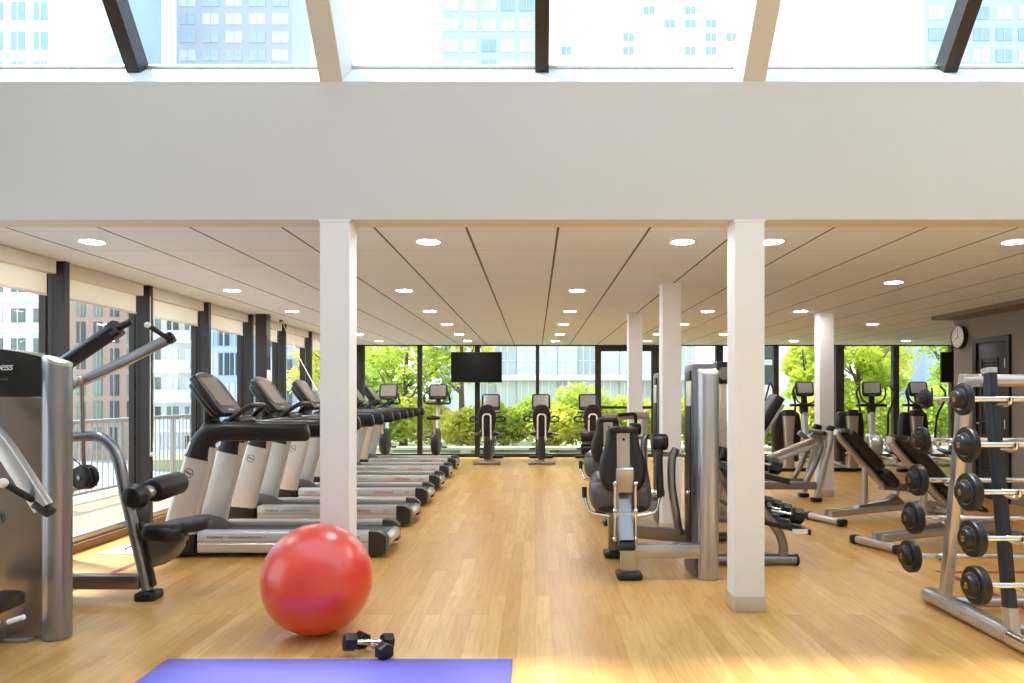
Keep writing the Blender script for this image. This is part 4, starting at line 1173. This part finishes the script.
MB().bar([V((P(824, 436, Y5).x, Y5 - .02, 1.0 - .12)), V((P(824, 436, Y5).x, Y5 + .44, .88))], .05, .05).build('cross_bar', 'black', t)
pa, pb = P(752, 437, Y5 + .25), P(777, 397, Y5 + .25)
d_ = (pb - pa).normalized()
MB().bar([pa, pb], .34, .13, V((-d_.z, 0, d_.x)), .04).build('back_pad', 'vinyl', t)
MB().bar([P(757, 448, Y5 + .2), P(783, 404, Y5 + .2)], .05, .045, (0, 1, 0)).build('pad_rail', 'steel', t)
MB().bar([V((P(757, 448, Y5 + .2).x, Y5 + .2, .22)), P(757, 448, Y5 + .2)], .06, .06, (0, 1, 0)).build('pad_post', 'gun', t)
MB().tube([P(765, 401, Y5 + .2), P(770, 382, Y5 + .2), P(776, 394, Y5 + .2)], .012, 8, .03).build('handle', 'black', t)
set_origin()

# ================================================================== INCLINE BENCHES
def make_bench(label):
    t = thing('incline_bench', label, 'weight bench', (0, 0, 0), 0, 'adjustable incline benches')
    MB().bar([(0, -.22, .045), (0, .22, .045)], .085, .07, (0, 0, 1), .025).build('foot_bar', 'steel', t)
    for s in (-1, 1): MB().box((0, s * .24, .043), (.10, .08, .082), None, .025, 3).build('foot_cap', 'rubber', t)
    for s in (-1, 1): MB().bar([(.02, s * .05, .10), (1.62, s * .05, .13)], .05, .07, (0, 0, 1), .015).build('rail', 'steel', t)
    MB().bar([(1.60, -.20, .04), (1.60, .20, .04)], .075, .065, (0, 0, 1), .02).build('rear_foot', 'gun', t)
    MB().bar([(1.58, 0, .05), (1.58, 0, .16)], .06, .06, (0, 1, 0)).build('rear_post', 'gun', t)
    MB().prism([(.42, .13), (1.10, .13), (1.08, .19), (.98, .26), (.86, .20), (.44, .17)], (0, 0, 0), (1, 0, 0), (0, 0, 1), .09, .01).build('bracket', 'gun', t)
    MB().bar([(.56, 0, .15), (.56, 0, .60)], .055, .05, (0, 1, 0)).build('support_post', 'steel', t)
    a, b = V((.18, 0, .93)), V((.86, 0, .33))
    u = (b - a).normalized(); n_ = V((-u.z, 0, u.x)); n_ = n_ if n_.z > 0 else -n_
    MB().bar(smooth_path([a - u * .02 + n_ * .03, a + u * .03, b], 4), .06, .062, (0, 1, 0), .02).build('back_frame', 'steel', t)
    R = Matrix((u, V((0, 1, 0)), n_)).transposed()
    MB().cushion(a + u * .32 + n_ * .078, (.66, .29, .09), R, .32, 24, 12).build('backrest', 'vinyl', t)
    MB().cushion(a + u * .80 + n_ * .075, (.27, .30, .10), R, .40, 24, 12).build('seat', 'vinyl', t)
    MB().bar([(.80, 0, .36), (1.16, 0, .33)], .07, .09, (0, 0, 1)).build('seat_frame', 'gun', t)
    MB().bar([(1.0, 0, .16), (1.03, 0, .34)], .05, .06, (0, 1, 0)).build('seat_post', 'steel', t)
    MB().tube([(1.16, -.11, .33), (1.24, -.11, .28), (1.24, .11, .28), (1.16, .11, .33)], .013, 10, .03).build('handle', 'black', t)
    return t
bn = make_bench('black padded incline bench farther from the barbell rack, in front of the far pillar')
bn.location = (3.12, 7.56, 0); bn.rotation_euler.z = math.radians(21)
dup(bn, (3.05, 6.28, 0), math.radians(20), 'black padded incline bench directly behind the barbell rack')

# ================================================================== SEATED MACHINES seen from behind
def make_seated(label):
    t = thing('chest_press_machine', label, 'weight machine', (0, 0, 0), 0, 'seated machines seen from behind near the back windows')
    prof = [(.17, -.38), (.235, -.33), (.255, -.1), (.25, .15), (.225, .31), (.18, .35)]
    full = prof + [(-x, z) for x, z in reversed(prof)]
    MB().prism(full, (0, .04, .72), (1, 0, 0), (0, 0, 1), .17, .05, 4).build('backrest', 'vinyl', t)
    MB().loft([[V((x * k, -.08 + y * .8, z)) for x, y in rrect(.2, .16, .05, 4)] for z, k in ((.06, 1.1), (.12, 1.0), (.45, .72), (.72, .88), (.98, 1.08), (1.06, 1.06))]).build('spine', 'warm_steel', t)
    MB().loft([[V((x * k, -.08 + y * .82, z)) for x, y in rrect(.21, .17, .05, 4)] for z, k in ((1.0, 1.07), (1.085, 1.05), (1.11, .8))]).build('spine_cap', 'hood', t)
    MB().cushion((0, .30, .46), (.44, .44, .10), None, .45).build('seat', 'vinyl', t)
    MB().bar([(-.34, -.10, .035), (.34, -.10, .035)], .10, .065, (0, 0, 1), .02).build('foot_bar', 'black', t)
    MB().bar([(0, -.10, .06), (0, .62, .06)], .10, .07, (0, 0, 1), .02).build('base_beam', 'gun', t)
    MB().bar([(0, .30, .06), (0, .30, .42)], .08, .08, (0, 1, 0)).build('seat_post', 'gun', t)
    for s in (-1, 1):
        MB().prism(rrect(.20, .36, .06, 4), (s * .17, .10, .34), (0, 1, 0), (0, 0, 1), .10, .03, 3).build('side_cover', 'hood', t)
    return t
sm = make_seated('black seat back with grey spine left of the far white pillar')
sm.location = (P(787, 400, 12.75).x, 12.75, 0)
dup(sm, (P(850, 400, 12.75).x, 12.75, 0), 0, 'black seat back with grey spine right of the far white pillar')
dup(sm, (P(914, 400, 12.6).x, 12.6, 0), 0, 'black seat back with grey spine beside the barbell rack')

# ================================================================== ELLIPTICAL TRAINERS
def make_elliptical(label):
    t = thing('elliptical_trainer', label, 'elliptical trainer', (0, 0, 0), 0, 'elliptical trainers by the back windows')
    MB().bar([(-.26, -.85, .035), (.26, -.85, .035)], .09, .06, (0, 0, 1), .02).build('foot_bar', 'cream', t)
    MB().bar([(-.28, .62, .035), (.28, .62, .035)], .09, .06, (0, 0, 1), .02).build('foot_bar', 'cream', t)
    for s in (-1, 1):
        MB().bar([(s * .20, -.85, .07), (s * .20, .60, .07)], .07, .06, (0, 0, 1), .02).build('track', 'cream', t)
    MB().prism(ellipse(.60, .50, 28), (0, .35, .30), (0, 1, 0), (0, 0, 1), .24, .06, 4).build('drive_housing', 'cream', t)
    for s in (-1, 1):
        MB().lathe([(.23, 0), (.23, .02), (.19, .03), (.02, .032)], (s * .13, .35, .30), (s, 0, 0), 32).build('crank_disc', 'steel', t)
        MB().bar(smooth_path([(s * .21, -.75, .13), (s * .21, -.30, .20), (s * .20, .10, .30 + s * .06), (s * .20, .30, .34 + s * .10)], 4), .05, .05, (0, 0, 1), .015).build('pedal_arm', 'steel', t)
        MB().box((s * .21, -.25, .245), (.15, .36, .04), (.12, 0, 0), .02, 3).build('pedal', 'rubber', t)
        sh = s * .10
        hp = smooth_path([(s * .27, .30, .42), (s * .28, .28, .70), (s * .25, .22 - sh, .98), (s * .30, .08 - sh, 1.22), (s * .34, .10 - sh, 1.42), (s * .27, .16 - sh, 1.56)], 5)
        MB().tube(hp, .021, 10).build('moving_handle', 'black', t)
        MB().cyl((s * .27, .30, .36), (s * .27, .30, .46), .04, 16).build('handle_joint', 'black', t)
    MB().bar(smooth_path([(0, .36, .45), (0, .44, .80), (0, .50, 1.10)], 4), .13, .13, (0, 1, 0), .04).build('mast', 'cream', t)
    MB().loft([[V((x * k, .49 + y * .9, z)) for x, y in rrect(.17, .16, .05, 4)] for z, k in ((.98, .85), (1.08, 1.0), (1.16, 1.1))]).build('mast_collar', 'hood', t)
    MB().bx(-.29, .29, .36, .56, 1.13, 1.19, .025, 3).build('tray', 'black', t)
    for s in (-1, 1):
        MB().tube(smooth_path([(s * .05, .44, 1.18), (s * .17, .36, 1.24), (s * .24, .34, 1.36), (s * .25, .40, 1.52)], 4), .017, 8).build('fixed_handle', 'black', t)
    MB().bar([(0, .46, 1.17), (0, .50, 1.38)], .12, .07, (0, 1, 0), .02).build('console_neck', 'black', t)
    console_unit(t, (0, .46, 1.50), .25, .38, .32)
    return t
el = make_elliptical('elliptical trainer partly hidden behind the far white pillar')
el.location = (P(811, 400, 14.5).x, 14.4, 0)
dup(el, (P(874, 400, 14.5).x, 14.4, 0), -.25, 'elliptical trainer standing clear between the far pillar and barbell rack')
dup(el, (P(925, 400, 14.5).x, 14.4, 0), -.1, 'elliptical trainer just left of the grey wall end')
# low exercise step stool beyond the last trainer
# ================================================================== BARBELL RACK, near right
ZL = [1.352, 1.102, .846, .60, .356]
YN = [3.905, 3.86, 3.835, 3.80, 3.765]          # near side bar line
YFAR = [4.39, 4.43, 4.47, 4.51, 4.55]
ZFAR = [1.35, 1.091, .834, .586, .333]        # far side bar line
t = world_thing('barbell_rack', 'silver and blue-grey A-frame barbell rack at the right edge', 'rack', (2.9, 4.15, 0))
YT_ = 4.10
def leg_y(z, near): # leg centre line
    return (YT_ - .035 - (1.52 - z) * .135) if near else (4.30 + (1.35 - z) * .155)
for i, x in enumerate((2.625, 3.32)):
    r = MB().loft([[V((x + px, y, .05 + pz)) for px, pz in rrect(.115, .092, .035, 5)] for y in (3.70, 3.715, 4.66, 4.675)]).build('base_rail', 'steel', t)
    MB().loft([[V((x + px, y, .05 + pz)) for px, pz in rrect(.122, .097, .037, 5)] for y in (3.66, 3.67, 3.84)]).build('rail_sleeve', 'chrome', r)
    for y in (4.08, 4.24): MB().cyl((x - .057, y, .055), (x - .062, y, .055), .009, 12).build('bolt', 'chrome', r)
    if i == 0: text('lettering', 'LifeFitness', .055, (x + .028, 4.40, .0965), (0, -1, 0), (1, 0, 0), 'black', r, .0005, .2)
    MB().bar([(x, leg_y(.06, True), .06), (x, leg_y(1.51, True), 1.51)], .05, .075, (0, 1, 0), .012).build('front_leg', 'bluegun', t)
    MB().bar([(x, leg_y(.06, True), .09), (x, leg_y(.20, True), .20)], .056, .082, (0, 1, 0), .012).build('leg_socket', 'steel', t)
    MB().bar([(x, leg_y(1.50, True), 1.50), (x, leg_y(1.53, True), 1.53)], .056, .082, (0, 1, 0), .012).build('leg_cap', 'steel', t)
    MB().bar([(x, leg_y(.06, False), .06), (x, leg_y(1.50, False), 1.50)], .06, .07, (0, 1, 0), .012).build('rear_leg', 'steel', t)
    MB().bx(x - .026, x + .026, 4.06, 4.33, 1.425, 1.50, .02, 3).build('hinge_block', 'steel', t)
MB().tube([(2.60, YT_ + .03, 1.46), (3.34, YT_ + .03, 1.46)], .036, 16).build('top_beam', 'steel', t)
for y in (3.95, 4.47): MB().tube([(2.625, y, .06), (3.32, y, .06)], .034, 16).build('cross_tube', 'steel', t)
for zs, ys, near in ((ZL, YN, True), (ZFAR, YFAR, False)):
    for z, y in zip(zs, ys):
        for x in (2.625, 3.32):
            ly = leg_y(z - .02, near); s = -1 if near else 1
            pts = [(x, ly, z - .035), (x, y, z - .032), (x, y + s * .028, z - .015), (x, y + s * .028, z + .012)]
            MB().tube(pts, .012, 8, .015).build('hook', 'chrome', t)
set_origin()
def barbell(label, y, z, R, num, wd):
    xa = 2.362 if y < 4.1 else 2.425
    t = world_thing('barbell', label, 'barbell', (2.93, y, z), 'barbells on the A-frame rack')
    MB().cyl((xa, y, z), (xa + 1.13, y, z), .0155, 16, .002).build('bar', 'chrome', t)
    for s, x in ((-1, xa), (1, xa + 1.13)):
        w = .012 + wd
        pr = [(.030, -.032), (R * .55, -.032), (R * .95, -.028), (R, -.022), (R, w - .018), (R * .95, w - .012), (R * .60, w - .010), (R * .56, w + .014), (R * .50, w + .022), (R * .46, w + .024), (R * .1, w + .024)]
        pl = MB().lathe(pr, (x, y, z), (s, 0, 0), 40).build('plate', 'rubber', t)
        MB().lathe([(R * .66, w - .0105), (R * .68, w - .007), (R * .62, w - .0085)], (x, y, z), (s, 0, 0), 40).build('hub_ring', 'gun', pl)
        if s == -1: text('weight_number', num, R * .36, (x - w - .0245, y, z), (0, 0, -1), (0, -1, 0), 'gold', pl, .0006, align='CENTER')
    set_origin()
on = ['topmost', 'second from the top', 'third from the top', 'fourth from the top', 'lowest']
for i in range(5):
    barbell('black-plated barbell on the near side of the rack, ' + on[i], YN[i], ZL[i], (.091, .10, .104, .10, .103)[i], ('20', '30', '40', '50', '60')[i], (0, .003, .012, .016, .020)[i])
    barbell('black-plated barbell on the far side of the rack, ' + on[i], YFAR[i], ZFAR[i], (.062, .082, .10, .103, .104)[i], ('20', '30', '40', '50', '60')[i], (0, .003, .012, .016, .020)[i])

# ================================================================== LIGHT, SKY, CAMERA
sd_ = bpy.data.lights.new('sun', 'SUN'); sd_.energy = SUN; sd_.angle = math.radians(6); sd_.color = (1.0, .96, .90)
so = bpy.data.objects.new('sun', sd_); COL.objects.link(so)
so.rotation_euler = V((-.72, .36, 1.35)).to_track_quat('Z', 'Y').to_euler()
w = bpy.data.worlds.new('sky'); SC.world = w; w.use_nodes = True
nt = w.node_tree; bg = nt.nodes['Background']
tc = nt.nodes.new('ShaderNodeTexCoord'); sp = nt.nodes.new('ShaderNodeSeparateXYZ')
nt.links.new(tc.outputs['Generated'], sp.inputs[0])
rp = nt.nodes.new('ShaderNodeValToRGB')
rp.color_ramp.elements[0].position = .0; rp.color_ramp.elements[0].color = (.92, .95, 1, 1)
rp.color_ramp.elements[1].position = .9; rp.color_ramp.elements[1].color = (.62, .78, 1, 1)
nt.links.new(sp.outputs['Z'], rp.inputs['Fac']); nt.links.new(rp.outputs['Color'], bg.inputs['Color'])
bg.inputs['Strength'].default_value = SKY

cam = bpy.data.cameras.new('camera'); co = bpy.data.objects.new('camera', cam); COL.objects.link(co)
cam.sensor_fit = 'HORIZONTAL'; cam.sensor_width = 36; cam.lens = F / 1024 * 36
cam.shift_x = -(CX - 512) / 1024; cam.shift_y = (CY - 341.5) / 1024
cam.clip_start = .05; cam.clip_end = 500
co.location = (0, 0, EYE); co.rotation_euler = (PI / 2, 0, 0)
SC.camera = co
vs = SC.view_settings
SC.display_settings.display_device = 'sRGB'
vs.view_transform = 'Standard'; vs.look = 'None'; vs.gamma = 1; vs.use_curve_mapping = False; vs.exposure = EXPO
